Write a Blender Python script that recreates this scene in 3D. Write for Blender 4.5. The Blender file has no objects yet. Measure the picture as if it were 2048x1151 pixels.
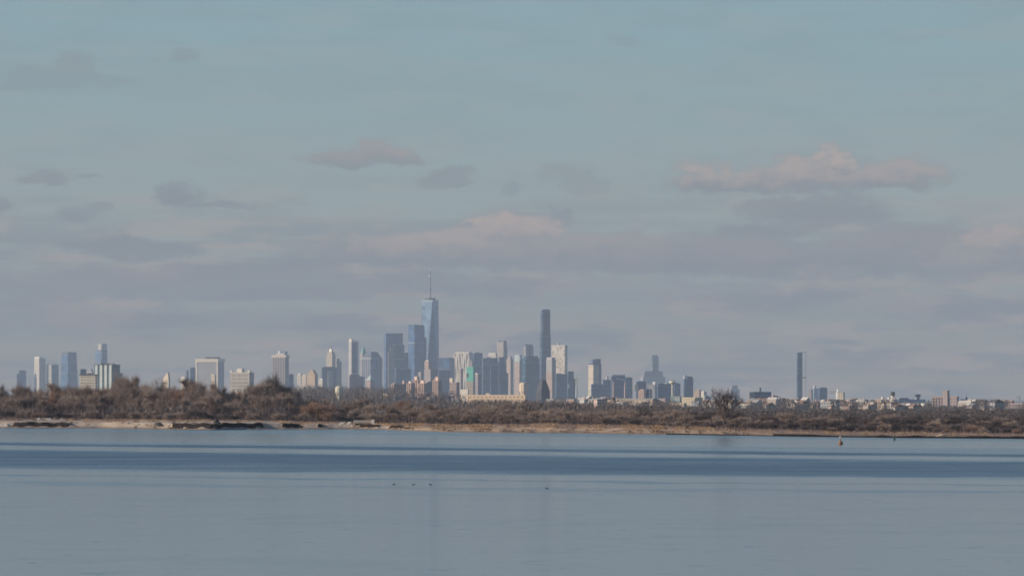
import bpy, bmesh, math, random
import numpy as np
from mathutils import Vector

# ------------------------------------------------------------------ camera, sky, sun, exposure
sc = bpy.context.scene
COL = sc.collection
F = 9500.0          # focal length in pixels of the 2048 px wide photograph
HY = 808.0          # horizon row
CH = 7.0            # eye height above the water
RNG = random.Random(7)

cd = bpy.data.cameras.new('camera')
cam = bpy.data.objects.new('camera', cd); COL.objects.link(cam)
cam.location = (0, 0, CH); cam.rotation_euler = (math.pi/2, 0, 0)
cd.sensor_width = 36.0; cd.lens = 36.0*F/2048.0
cd.shift_y = (HY-575.5)/2048.0
cd.clip_start = 1.0; cd.clip_end = 80000
sc.camera = cam

vs = sc.view_settings
vs.view_transform = 'Standard'; vs.look = 'None'; vs.gamma = 1.0; vs.use_curve_mapping = False
vs.exposure = 0.06
sc.cycles.use_denoising = True
sc.cycles.filter_width = 1.7
sc.cycles.max_bounces = 6
sc.cycles.volume_bounces = 0

SUN_EL = math.radians(19); SUN_T = math.radians(10)
S = Vector((-math.cos(SUN_T)*math.cos(SUN_EL), -math.sin(SUN_T)*math.cos(SUN_EL), math.sin(SUN_EL)))
ld = bpy.data.lights.new('sun', 'SUN'); ld.energy = 5.0; ld.angle = math.radians(0.5); ld.color = (1.0, 0.82, 0.63)
sun = bpy.data.objects.new('sun', ld); COL.objects.link(sun)
sun.rotation_euler = (-S).to_track_quat('-Z', 'Y').to_euler(); sun.location = (-200, -100, 200)

class NT:
    """tiny helper for building node graphs"""
    def __init__(s, tree):
        s.t = tree; s.n = tree.nodes; s.l = tree.links
    def node(s, typ, **kw):
        n = s.n.new(typ)
        for k, v in kw.items(): setattr(n, k, v)
        return n
    def put(s, sock, v):
        if hasattr(v, 'is_output'): s.l.new(v, sock)
        elif v is not None: sock.default_value = v
    def m(s, op, a, b=None, c=None, clamp=False):
        n = s.n.new('ShaderNodeMath'); n.operation = op; n.use_clamp = clamp
        for i, v in enumerate((a, b, c)):
            if v is not None: s.put(n.inputs[i], v)
        return n.outputs[0]
    def mix(s, f, a, b, mode='MIX'):
        n = s.n.new('ShaderNodeMix'); n.data_type = 'RGBA'; n.blend_type = mode
        s.put(n.inputs[0], f)
        for i, v in ((6, a), (7, b)):
            if isinstance(v, tuple) and len(v) == 3: v = (*v, 1)
            s.put(n.inputs[i], v)
        return n.outputs[2]
    def ramp(s, x, a, b, lo=0.0, hi=1.0):
        n = s.n.new('ShaderNodeMapRange'); n.interpolation_type = 'SMOOTHSTEP'
        s.put(n.inputs[0], x); s.put(n.inputs[1], a); s.put(n.inputs[2], b); s.put(n.inputs[3], lo); s.put(n.inputs[4], hi)
        return n.outputs[0]
    def noise(s, vec, scale, detail=4, rough=0.5):
        n = s.n.new('ShaderNodeTexNoise'); s.put(n.inputs['Vector'], vec)
        n.inputs['Scale'].default_value = scale; n.inputs['Detail'].default_value = detail; n.inputs['Roughness'].default_value = rough
        return n.outputs[0]
    def xyz(s, x, y, z):
        n = s.n.new('ShaderNodeCombineXYZ')
        for i, v in enumerate((x, y, z)): s.put(n.inputs[i], v)
        return n.outputs[0]
    def sep(s, v):
        n = s.n.new('ShaderNodeSeparateXYZ'); s.put(n.inputs[0], v); return n.outputs

def make_world():
    w = bpy.data.worlds.new('World'); sc.world = w; w.use_nodes = True
    g = NT(w.node_tree); g.n.clear()
    out = g.node('ShaderNodeOutputWorld'); bg = g.node('ShaderNodeBackground')
    sky = g.node('ShaderNodeTexSky', sky_type='NISHITA', sun_disc=False)
    sky.sun_elevation = SUN_EL; sky.sun_rotation = math.radians(-100)
    sky.air_density = 1.0; sky.dust_density = 1.0; sky.ozone_density = 1.5
    d = g.sep(g.node('ShaderNodeTexCoord').outputs['Generated'])
    hyp = g.m('SQRT', g.m('ADD', g.m('MULTIPLY', d[0], d[0]), g.m('MULTIPLY', d[1], d[1])))
    # azimuth and elevation (tangent), in thousandths
    az = g.m('MULTIPLY', g.m('ARCTAN2', d[0], d[1]), 1000.0)
    el = g.m('MULTIPLY', g.m('DIVIDE', d[2], hyp), 1000.0)
    # low winter sky: a muted layer of far air close to the horizon, clear sky above it
    base = g.mix(1.0, sky.outputs[0], SKY_TINT, 'MULTIPLY')
    low = g.mix(g.ramp(el, 0, 40), SKY_LOW, (3.3, 3.95, 3.85))
    low = g.mix(g.ramp(el, 30, 85), low, SKY_MID)
    base = g.mix(g.ramp(el, 70, 330), low, base)
    # cloud field: heaps of vapour given by centre, half width, half height (all in thousandths of a radian)
    n1 = g.noise(g.xyz(g.m('MULTIPLY', az, 0.07), g.m('MULTIPLY', el, 0.16), 3.1), 1.0, 7, 0.62)
    n2 = g.noise(g.xyz(g.m('MULTIPLY', az, 0.26), g.m('MULTIPLY', el, 0.5), 8.7), 1.0, 6, 0.6)
    wob = g.m('ADD', g.m('MULTIPLY', g.m('SUBTRACT', n1, 0.5), 2.0), g.m('MULTIPLY', g.m('SUBTRACT', n2, 0.5), 2.3))
    # ragged outlines: the cloud field is looked up through a turbulent displacement
    wn = g.node('ShaderNodeTexNoise'); g.put(wn.inputs['Vector'], g.xyz(g.m('MULTIPLY', az, 0.11), g.m('MULTIPLY', el, 0.2), 4.4))
    wn.inputs['Scale'].default_value = 1.0; wn.inputs['Detail'].default_value = 7; wn.inputs['Roughness'].default_value = 0.6
    wc = g.sep(wn.outputs['Color'])
    azw = g.m('ADD', az, g.m('MULTIPLY', g.m('SUBTRACT', wc[0], 0.5), 15.0))
    elw = g.m('ADD', el, g.m('MULTIPLY', g.m('SUBTRACT', wc[1], 0.5), 6.0))
    dens = 0.0; lit = 0.0
    for (px, py, rx, ry, wt, li) in CLOUDS:
        u0 = (px-1024)/F*1000; v0 = (HY-py)/F*1000; a = rx/F*1000; b = ry/F*1000
        du = g.m('DIVIDE', g.m('SUBTRACT', azw, u0), a)
        dv = g.m('DIVIDE', g.m('SUBTRACT', elw, v0), b)
        # flat base: the lower half falls off faster
        dv2 = g.m('MULTIPLY', dv, g.m('ADD', 1.0, g.m('MULTIPLY', g.m('LESS_THAN', dv, 0.0), 0.6)))
        q = g.m('SUBTRACT', 1.0, g.m('ADD', g.m('MULTIPLY', du, du), g.m('MULTIPLY', dv2, dv2)))
        q = g.m('ADD', q, g.m('MULTIPLY', wob, 0.9))
        q = g.m('MULTIPLY', g.ramp(q, -0.3, 0.75), wt)
        dens = g.m('MAXIMUM', dens, q)
        lit = g.m('MAXIMUM', lit, g.m('MULTIPLY', g.m('MULTIPLY', q, g.ramp(g.m('ADD', dv, g.m('MULTIPLY', wob, 0.5)), -0.45, 0.55)), li))
    # streaky layered cloud low over the horizon, all around, thinning upwards
    s1 = g.noise(g.xyz(g.m('MULTIPLY', az, 0.020), g.m('MULTIPLY', el, 0.30), 1.7), 1.0, 6, 0.55)
    s2 = g.noise(g.xyz(g.m('MULTIPLY', az, 0.045), g.m('MULTIPLY', el, 0.12), 5.2), 1.0, 5, 0.55)
    st = g.m('MULTIPLY', g.ramp(g.m('ADD', g.m('MULTIPLY', s1, 0.6), g.m('MULTIPLY', s2, 0.4)), 0.40, 0.56), g.ramp(el, 22, 52, 1.0, 0.15))
    # scattered small puffs higher up
    p1 = g.m('MULTIPLY', g.ramp(n1, 0.62, 0.80), g.ramp(el, 20, 60, 0.15, 0.35))
    soft = g.m('MAXIMUM', st, p1)
    warm = g.ramp(g.noise(g.xyz(g.m('MULTIPLY', az, 0.05), g.m('MULTIPLY', el, 0.22), 11.3), 1.0, 6, 0.6), 0.42, 0.60)
    col = g.mix(soft, base, g.mix(warm, CL_SHADE, CL_PINK))
    col = g.mix(dens, col, g.mix(lit, CL_SHADE, CL_LIT))
    bg2 = g.mix(1.0, col, (SKY_K, SKY_K, SKY_K), 'MULTIPLY')
    g.put(bg.inputs['Color'], bg2); bg.inputs['Strength'].default_value = 0.1
    g.l.new(bg.outputs[0], out.inputs[0])

SKY_K = 1.0
SKY_TINT = (0.62, 0.88, 1.2)
SKY_LOW = (3.35, 3.2, 2.9)
SKY_MID = (2.5, 3.85, 4.25)
CL_SHADE = (2.4, 2.6, 2.9)
CL_PINK = (4.1, 3.55, 3.3)
CL_LIT = (5.0, 4.05, 3.6)
CLOUDS = [  # column, row, half width, half height, density, sunlit
    (1408, 364, 78, 46, 0.9, 0.85), (1500, 372, 110, 32, 0.9, 0.6), (1580, 358, 130, 48, 0.9, 0.85), (1668, 345, 78, 56, 0.95, 1.0), (1750, 366, 90, 38, 0.9, 0.7), (1815, 358, 86, 44, 0.85, 0.75),
    (1650, 432, 150, 52, 0.8, 0.08), (1590, 420, 110, 26, 0.7, 0.0), (700, 322, 90, 26, 0.75, 0.35), (750, 310, 80, 34, 0.8, 0.6), (800, 322, 50, 20, 0.7, 0.3),
    (960, 512, 380, 52, 0.85, 0.45), (1030, 478, 130, 60, 0.95, 0.95), (900, 492, 130, 44, 0.9, 0.85), (780, 504, 130, 44, 0.85, 0.75), (1130, 500, 160, 44, 0.85, 0.5),
    (1420, 524, 420, 52, 0.85, 0.3), (1280, 505, 130, 40, 0.8, 0.4), (1860, 518, 330, 76, 0.9, 0.25), (2015, 490, 120, 54, 0.9, 0.9), (1940, 530, 110, 40, 0.8, 0.5),
    (90, 165, 110, 36, 0.36, 0.0), (150, 145, 70, 34, 0.36, 0.0), (210, 168, 60, 22, 0.34, 0.0), (375, 118, 44, 16, 0.35, 0.0), (85, 357, 68, 18, 0.65, 0.0), (180, 357, 40, 10, 0.5, 0.0), (362, 396, 62, 36, 0.8, 0.0),
    (430, 413, 90, 12, 0.65, 0.0), (150, 430, 46, 26, 0.62, 0.0), (190, 420, 36, 16, 0.55, 0.0), (262, 504, 145, 30, 0.85, 0.0), (210, 494, 50, 24, 0.8, 0.0), (890, 364, 52, 22, 0.6, 0.05), (915, 354, 40, 22, 0.6, 0.05),
    (1125, 352, 50, 24, 0.34, 0.0), (1165, 374, 55, 26, 0.34, 0.0), (1030, 374, 38, 17, 0.4, 0.0), (1110, 434, 42, 22, 0.65, 0.0), (2, 418, 34, 28, 0.75, 0.0), (1515, 464, 100, 18, 0.65, 0.0), (1240, 84, 40, 14, 0.28, 0.0),
    (180, 575, 340, 46, 0.75, 0.15), (560, 574, 430, 48, 0.75, 0.2), (1250, 592, 360, 32, 0.55, 0.3), (80, 645, 180, 60, 0.5, 0.12), (1000, 570, 90, 20, 0.6, 0.6), (450, 650, 300, 36, 0.45, 0.1), (1700, 620, 420, 30, 0.45, 0.3)]
make_world()

# ------------------------------------------------------------------ small helpers
def tag(o, label=None, cat=None, group=None, kind=None):
    if label: o['label'] = label
    if cat: o['category'] = cat
    if group: o['group'] = group
    if kind: o['kind'] = kind
    return o

def X(px, D): return (px-1024.0)/F*D
def Zp(py, D): return CH+(HY-py)/F*D
def lerp(tab, x):
    return float(np.interp(x, [t[0] for t in tab], [t[1] for t in tab]))

def obj(name, verts, faces, mats, parent=None, smooth=False, midx=None):
    me = bpy.data.meshes.new(name)
    me.from_pydata(verts, [], faces)
    for m in (mats if isinstance(mats, (list, tuple)) else [mats]): me.materials.append(m)
    if midx is not None: me.polygons.foreach_set('material_index', midx)
    if smooth: me.polygons.foreach_set('use_smooth', [True]*len(me.polygons))
    me.update()
    o = bpy.data.objects.new(name, me); COL.objects.link(o)
    if parent: o.parent = parent
    return o

def empty(name, loc, rz=0.0):
    o = bpy.data.objects.new(name, None); COL.objects.link(o)
    o.location = loc; o.rotation_euler = (0, 0, rz); o.empty_display_size = 1.0
    return o

BOXF = [(0, 3, 2, 1), (4, 5, 6, 7), (0, 1, 5, 4), (1, 2, 6, 5), (2, 3, 7, 6), (3, 0, 4, 7)]
def box_v(x0, x1, y0, y1, z0, z1, tx=0.0, ty=0.0):
    """box, its top drawn in by tx / ty at each side"""
    return [(x0, y0, z0), (x1, y0, z0), (x1, y1, z0), (x0, y1, z0),
            (x0+tx, y0+ty, z1), (x1-tx, y0+ty, z1), (x1-tx, y1-ty, z1), (x0+tx, y1-ty, z1)]

def merge(parts):
    V, Fc = [], []
    for v, f in parts:
        o = len(V); V += list(v); Fc += [tuple(i+o for i in q) for q in f]
    return V, Fc

def lathe(prof, n=12):
    V, Fc = [], []
    for r, z in prof:
        for k in range(n):
            a = 2*math.pi*k/n; V.append((r*math.cos(a), r*math.sin(a), z))
    for j in range(len(prof)-1):
        for k in range(n):
            Fc.append((j*n+k, j*n+(k+1) % n, (j+1)*n+(k+1) % n, (j+1)*n+k))
    Fc.append(tuple(range(n-1, -1, -1))); Fc.append(tuple((len(prof)-1)*n+k for k in range(n)))
    return V, Fc

# ------------------------------------------------------------------ materials
MATS = {}
def mat(name, col, rough=0.8, spec=0.3, var=0.12, scale=0.15, rnd=0.0):
    if name in MATS: return MATS[name]
    m = bpy.data.materials.new(name); m.use_nodes = True; g = NT(m.node_tree)
    b = g.n['Principled BSDF']
    oc = g.node('ShaderNodeTexCoord').outputs['Object']
    nz = g.noise(oc, scale, 5, 0.6)
    c = g.mix(nz, tuple(x*(1-var*1.6) for x in col), tuple(min(1, x*(1+var*1.6)) for x in col))
    if rnd:
        ri = g.node('ShaderNodeObjectInfo').outputs['Random']
        c = g.mix(1.0, c, g.mix(ri, (1-rnd,)*3, (1+rnd,)*3), 'MULTIPLY')
    g.put(b.inputs['Base Color'], c)
    b.inputs['Roughness'].default_value = rough
    b.inputs['Specular IOR Level'].default_value = spec
    MATS[name] = m; return m

def facade(wall, glass=(0.05, 0.07, 0.10), fh=3.6, bw=3.2, hf=0.55, wf=0.55, grough=0.25, wrough=0.75):
    """wall with rows of windows; coordinates are the building's own metres"""
    key = ('fac', wall, glass, fh, bw, hf, wf, grough, wrough)
    if key in MATS: return MATS[key]
    m = bpy.data.materials.new('facade'); m.use_nodes = True; g = NT(m.node_tree)
    b = g.n['Principled BSDF']
    oc = g.node('ShaderNodeTexCoord').outputs['Object']
    p = g.sep(oc)
    u = g.m('DIVIDE', g.m('ADD', p[0], p[1]), bw); v = g.m('DIVIDE', p[2], fh)
    win = g.m('MULTIPLY', g.m('LESS_THAN', g.m('FRACT', u), wf), g.m('LESS_THAN', g.m('FRACT', v), hf))
    nrm = g.sep(g.node('ShaderNodeNewGeometry').outputs['Normal'])
    win = g.m('MULTIPLY', win, g.m('LESS_THAN', g.m('ABSOLUTE', nrm[2]), 0.6))
    wn = g.node('ShaderNodeTexWhiteNoise', noise_dimensions='2D')
    g.put(wn.inputs['Vector'], g.xyz(g.m('FLOOR', g.m('MULTIPLY', u, 0.25)), g.m('FLOOR', g.m('MULTIPLY', v, 0.3)), 0.0))
    gl = g.mix(wn.outputs[0], tuple(x*0.5 for x in glass), tuple(min(1, x*2.0) for x in glass))
    nz = g.noise(oc, 0.05, 5, 0.6)
    wl = g.mix(nz, tuple(x*0.82 for x in wall), tuple(min(1, x*1.12) for x in wall))
    plant = g.m('LESS_THAN', g.m('FRACT', g.m('DIVIDE', p[2], fh*11.0)), 0.09)      # plant floors
    wl = g.mix(plant, wl, tuple(min(1, x*0.6+0.05) for x in wall))
    win = g.m('MULTIPLY', win, g.m('SUBTRACT', 1.0, plant))
    g.put(b.inputs['Base Color'], g.mix(win, wl, gl))
    g.put(b.inputs['Roughness'], g.m('ADD', g.m('MULTIPLY', win, grough-wrough), wrough))
    g.put(b.inputs['Specular IOR Level'], g.m('ADD', g.m('MULTIPLY', win, 0.45), 0.25))
    MATS[key] = m; return m

CREAM = (0.72, 0.62, 0.49); PALE = (0.76, 0.70, 0.60); TAN = (0.46, 0.37, 0.28); BRICK = (0.38, 0.235, 0.185); PINK = (0.50, 0.37, 0.31)
GREY = (0.34, 0.34, 0.345); LGREY = (0.48, 0.48, 0.48); DARK = (0.10, 0.10, 0.115); SLATE = (0.13, 0.18, 0.25)
GL_B = (0.045, 0.10, 0.19); GL_D = (0.025, 0.055, 0.115); GL_T = (0.05, 0.12, 0.15)
def glassy(c=GL_B, frame=(0.14, 0.20, 0.28), fh=4.0, bw=3.0):
    frame = (round(frame[0]*0.78, 4), frame[1], round(frame[2]*1.28, 4)); c = (round(c[0]*0.9, 4), c[1], round(c[2]*1.15, 4))
    return facade(frame, c, fh, bw, 0.82, 0.85, 0.22, 0.5)
def stone(c=CREAM, wf=0.42, hf=0.5, fh=3.6, bw=3.4): return facade(c, GL_D, fh, bw, hf, wf)

# ------------------------------------------------------------------ water
def make_water():
    m = bpy.data.materials.new('water'); m.use_nodes = True; g = NT(m.node_tree)
    b = g.n['Principled BSDF']
    oc = g.node('ShaderNodeTexCoord').outputs['Object']; p = g.sep(oc)
    b.inputs['Base Color'].default_value = (0.020, 0.055, 0.105, 1)
    b.inputs['IOR'].default_value = 1.33; b.inputs['Specular IOR Level'].default_value = 0.5
    # wind lanes: stretches of ruffled water lying across the channel, given by where their edges run
    warp = g.noise(g.xyz(g.m('MULTIPLY', p[0], 0.02), g.m('MULTIPLY', p[1], 0.01), 0.0), 1.0, 4, 0.6)
    fray = g.noise(g.xyz(g.m('MULTIPLY', p[0], 0.035), g.m('MULTIPLY', p[1], 0.03), 7.7), 1.0, 7, 0.7)
    yy = g.m('ADD', g.m('ADD', p[1], g.m('MULTIPLY', g.m('SUBTRACT', warp, 0.5), 46.0)), g.m('MULTIPLY', g.m('SUBTRACT', fray, 0.5), 50.0))
    def lane(yl, yr):     # signed distance in metres beyond an edge through photo rows yl (left) and yr (right)
        Dl = CH*F/(yl-HY); Dr = CH*F/(yr-HY)
        xl, xr = X(0, Dl), X(2048, Dr); k = (Dr-Dl)/(xr-xl)
        return g.m('SUBTRACT', yy, g.m('ADD', g.m('MULTIPLY', p[0], k), Dl-k*xl))
    ruff = 0.0
    for (n0, n1, f0, f1, soft, amt) in LANES:
        k = g.m('MULTIPLY', g.m('MULTIPLY', g.ramp(lane(n0, n1), -soft, soft), g.ramp(lane(f0, f1), -soft, soft, 1, 0)), amt)
        ruff = g.m('MAXIMUM', ruff, k)
    inner = g.noise(g.xyz(g.m('MULTIPLY', p[0], 0.012), g.m('MULTIPLY', yy, 0.07), 6.0), 1.0, 5, 0.65)
    ruff = g.m('MULTIPLY', ruff, g.ramp(inner, 0.30, 0.68, 0.62, 1.08))
    # fine streaks everywhere
    st = g.noise(g.xyz(g.m('MULTIPLY', p[0], 0.11), g.m('MULTIPLY', p[1], 0.055), 2.0), 1.0, 6, 0.65)
    st2 = g.noise(g.xyz(g.m('MULTIPLY', p[0], 0.03), g.m('MULTIPLY', p[1], 0.02), 9.0), 1.0, 4, 0.6)
    cat = g.noise(g.xyz(g.m('MULTIPLY', p[0], 0.55), g.m('MULTIPLY', p[1], 0.22), 4.0), 1.0, 5, 0.7)
    ruff = g.m('ADD', ruff, g.m('MULTIPLY', g.m('SUBTRACT', st, 0.5), 0.32))
    ruff = g.m('ADD', ruff, g.m('MULTIPLY', g.m('SUBTRACT', st2, 0.5), 0.25))
    ruff = g.m('ADD', ruff, g.m('MULTIPLY', g.ramp(cat, 0.56, 0.72), 0.24))
    ruff = g.m('MAXIMUM', g.m('MINIMUM', ruff, 1.1), 0.0)
    g.put(b.inputs['Roughness'], g.m('ADD', W_CALM, g.m('MULTIPLY', ruff, W_RUFF-W_CALM)))
    V = [(-6800, -280, 0), (6800, -280, 0), (6800, 24300, 0), (-6800, 24300, 0)]
    o = obj('water', V, [(0, 1, 2, 3)], m); tag(o, kind='structure')
W_CALM, W_RUFF = 0.115, 0.37
LANES = [(936, 956, 899, 921, 18, 0.92), (890, 914, 884, 908, 13, 1.0), (884, 909, 881, 897, 8, 0.3), (861, 882, 850, 870, 12, 0.35),
         (952, 974, 949, 971, 3, 0.4), (966, 990, 962, 986, 4, 0.25)]
make_water()

# ------------------------------------------------------------------ island and far land
SHORE = [(-500, 853), (0, 855.5), (200, 856), (330, 858), (420, 859), (560, 858), (700, 857.5), (770, 858.5), (900, 863.5), (1000, 865), (1150, 866),
         (1300, 868), (1450, 870), (1600, 872.5), (1800, 875), (2048, 877), (2600, 884)]
VEGY = [(-500, 837), (0, 838), (300, 839), (520, 841), (760, 846), (900, 850), (1100, 848.5), (1300, 851), (1450, 857), (1600, 861), (1800, 865), (2048, 868), (2600, 874)]
BANKS = [(18, 138), (338, 528), (558, 597), (630, 646), (714, 758), (776, 822)]
def D0(px): return CH*F/(lerp(SHORE, px)-HY)
def zveg(px): return Zp(lerp(VEGY, px), D0(px)+90)
def bank(px):
    return max((min(1, max(0, min(px-a, b-px)/7.0)) for a, b in BANKS), default=0)
NZ = np.random.RandomState(3)
def vnoise(x, s, seed=0):
    x = x/s+seed*17.3; i = math.floor(x); f = x-i; f = f*f*(3-2*f)
    h = lambda k: (math.sin(k*127.1+seed*311.7)*43758.5453) % 1.0
    return h(i)*(1-f)+h(i+1)*f
STN = [(-8, None), (0, None), (2, None), (5, None), (7, None), (14, None), (24, None), (40, None), (64, None), (90, None), (200, None), (420, None), (560, None), (620, None)]
def ground_z(px, off):
    d = D0(px); k = bank(px); zv = zveg(px)
    z0 = (0.58 if k > 0.3 else 0.62) if px < 1450 else 0.42
    z1 = min(1.7, zv*0.84) if px < 800 else min(zv*0.8, 0.75)
    zs = [(-8, -0.7), (0, 0.0), (2, z0*0.4), (5, z0*0.9), (7, z1 if k > 0.5 else z0*1.1), (14, z1*1.02), (24, z1+(zv-z1)*0.2), (40, z1+(zv-z1)*0.45), (64, z1+(zv-z1)*0.75), (90, zv), (200, zv+0.2), (420, zv+0.4), (560, 0.6), (620, -0.7)]
    z = lerp(zs, off)
    if k > 0.2 and 4 < off < 30: z += ((vnoise(px, 11, 21)-0.5)*0.42+(vnoise(px, 4, 22)-0.5)*0.22)*(1.0 if off < 10 else 0.5)
    if 10 < off < 500: z += (vnoise(px, 30, 1)-0.5)*0.22*min(1, (off-10)/20)+(vnoise(px*1.0+off*3, 17, 2)-0.5)*0.16
    if 3 < off < 10 and k < 0.5: z += (vnoise(px, 23, 4)-0.4)*0.3
    return z
def make_island():
    m_sand = bpy.data.materials.new('sand'); m_sand.use_nodes = True; g = NT(m_sand.node_tree)
    oc = g.node('ShaderNodeTexCoord').outputs['Object']; p = g.sep(oc)
    n = g.noise(g.xyz(g.m('MULTIPLY', p[0], 0.12), g.m('MULTIPLY', p[1], 0.05), p[2]), 1.0, 6, 0.65)
    wet = g.ramp(p[2], 0.05, 0.80)
    pale = g.ramp(p[0], -40, 10)          # paler dune sand at the western end, tan marsh sand to the east
    dry = g.mix(pale, (0.40, 0.325, 0.24), (0.35, 0.245, 0.155))
    c = g.mix(g.ramp(n, 0.46, 0.70), dry, (0.36, 0.25, 0.165))
    c = g.mix(g.ramp(p[0], 30, 75), c, g.mix(1.0, c, (0.55, 0.52, 0.52), 'MULTIPLY'))     # muddier towards the east
    c = g.mix(wet, (0.17, 0.125, 0.092), c)
    g.put(g.n['Principled BSDF'].inputs['Base Color'], c); g.n['Principled BSDF'].inputs['Roughness'].default_value = 0.95
    m_dark = mat('shore_dark', (0.024, 0.019, 0.017), 1.0, 0.0, 0.4, 0.4)  # near-black strip on the bank faces and along the eastern waterline
    m_gr = bpy.data.materials.new('marsh_ground'); m_gr.use_nodes = True; g = NT(m_gr.node_tree)
    oc = g.node('ShaderNodeTexCoord').outputs['Object']; p = g.sep(oc)
    n = g.noise(g.xyz(g.m('MULTIPLY', p[0], 0.05), g.m('MULTIPLY', p[1], 0.09), 0), 1.0, 7, 0.7)
    c = g.mix(g.ramp(n, 0.38, 0.60), (0.16, 0.09, 0.06), (0.60, 0.42, 0.26))
    c = g.mix(g.ramp(p[0], 30, 75), c, g.mix(1.0, c, (0.45, 0.43, 0.43), 'MULTIPLY'))
    g.put(g.n['Principled BSDF'].inputs['Base Color'], c); g.n['Principled BSDF'].inputs['Roughness'].default_value = 0.95
    m_br = bpy.data.materials.new('brown_sedge'); m_br.use_nodes = True; g = NT(m_br.node_tree)
    oc = g.node('ShaderNodeTexCoord').outputs['Object']; p = g.sep(oc)
    n = g.noise(g.xyz(g.m('MULTIPLY', p[0], 0.05), g.m('MULTIPLY', p[1], 0.07), 3.0), 1.0, 7, 0.7)
    g.put(g.n['Principled BSDF'].inputs['Base Color'], g.mix(g.ramp(n, 0.40, 0.66), (0.13, 0.08, 0.062), (0.36, 0.225, 0.145))); g.n['Principled BSDF'].inputs['Roughness'].default_value = 0.95
    cols = list(range(-420, 2520, 3)); V, Fc, MI = [], [], []
    ns = len(STN)
    for px in cols:
        d = D0(px); wig = (vnoise(px, 60, 7)-0.5)*5+(vnoise(px, 14, 8)-0.5)*2.5
        for off, _ in STN: V.append((X(px, d), d+off+wig, ground_z(px, off)))
    for i in range(len(cols)-1):
        k = bank(cols[i]+1); px = cols[i]
        for j in range(ns-1):
            Fc.append((i*ns+j, (i+1)*ns+j, (i+1)*ns+j+1, i*ns+j+1))
            o = STN[j][0]
            if j <= 1: mi = 1 if (j == 1 and px > 1330) else 0
            elif o == 2: mi = 1 if px > 1480+160*vnoise(px, 50, 41) else 0
            elif o == 5: mi = 1 if k > 0.15+0.5*vnoise(px, 7, 31) else 0
            elif o == 7: mi = 1 if k > 0.5 and vnoise(px, 13, 5) > 0.5 else 0
            elif px < 560: mi = 0 if o < 64 and not (140 < px < 225 and o > 10) else 2
            elif px < 800: mi = 0 if o < 14 else 2
            else: mi = 0 if o < 14 and vnoise(px, 30, 9) > 0.35 else 2
            if mi == 2 and o+30*vnoise(px, 45, 12) >= 50: mi = 3
            MI.append(mi)
    o = obj('island', V, Fc, [m_sand, m_dark, m_gr, m_br], smooth=False, midx=MI); tag(o, kind='structure')
make_island()

def land_z(x, y):
    z = 1.0+min(6.0, max(0.0, (y-3000)/1500.0))
    hx = x-X(690, 6300)
    z += 15*math.exp(-(hx/260.0)**2-((y-6300)/900.0)**2)
    return z
def make_land():
    m = mat('far_ground', (0.13, 0.11, 0.09), 0.95, 0.1, 0.3, 0.01)
    xs = [x*120-5400 for x in range(91)]; ys = [2080, 2100]+[2100+185*k for k in range(1, 40)]+[9500+1200*k for k in range(1, 13)]
    xs = sorted(set(xs+[-60+12*k for k in range(26)]))
    def near(x, y):
        t = min(1, max(0, (x-10)/80.0)); t = t*t*(3-2*t)
        return y-(400*t+60*(vnoise(x, 90, 5)-0.5))*min(1, max(0, (3000-y)/900.0))
    V = [(x, near(x, y), -0.8 if y == 2080 else land_z(x, y)) for y in ys for x in xs]
    n = len(xs); Fc = [(j*n+i, j*n+i+1, (j+1)*n+i+1, (j+1)*n+i) for j in range(len(ys)-1) for i in range(n-1)]
    o = obj('mainland', V, Fc, m, smooth=True); tag(o, kind='structure')
    # low ridge closing the far side
    V, Fc = [], []
    for i in range(120):
        x = -5300+i*89; h = 14+10*vnoise(x, 700, 3)+5*vnoise(x, 150, 4)
        V += [(x, 23500, -1), (x, 23700, h), (x, 24000, -1)]
    for i in range(119):
        for j in range(2): Fc.append((3*i+j, 3*i+3+j, 3*i+4+j, 3*i+1+j))
    o = obj('hills', V, Fc, m, smooth=True); tag(o, kind='structure')
make_land()

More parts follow.
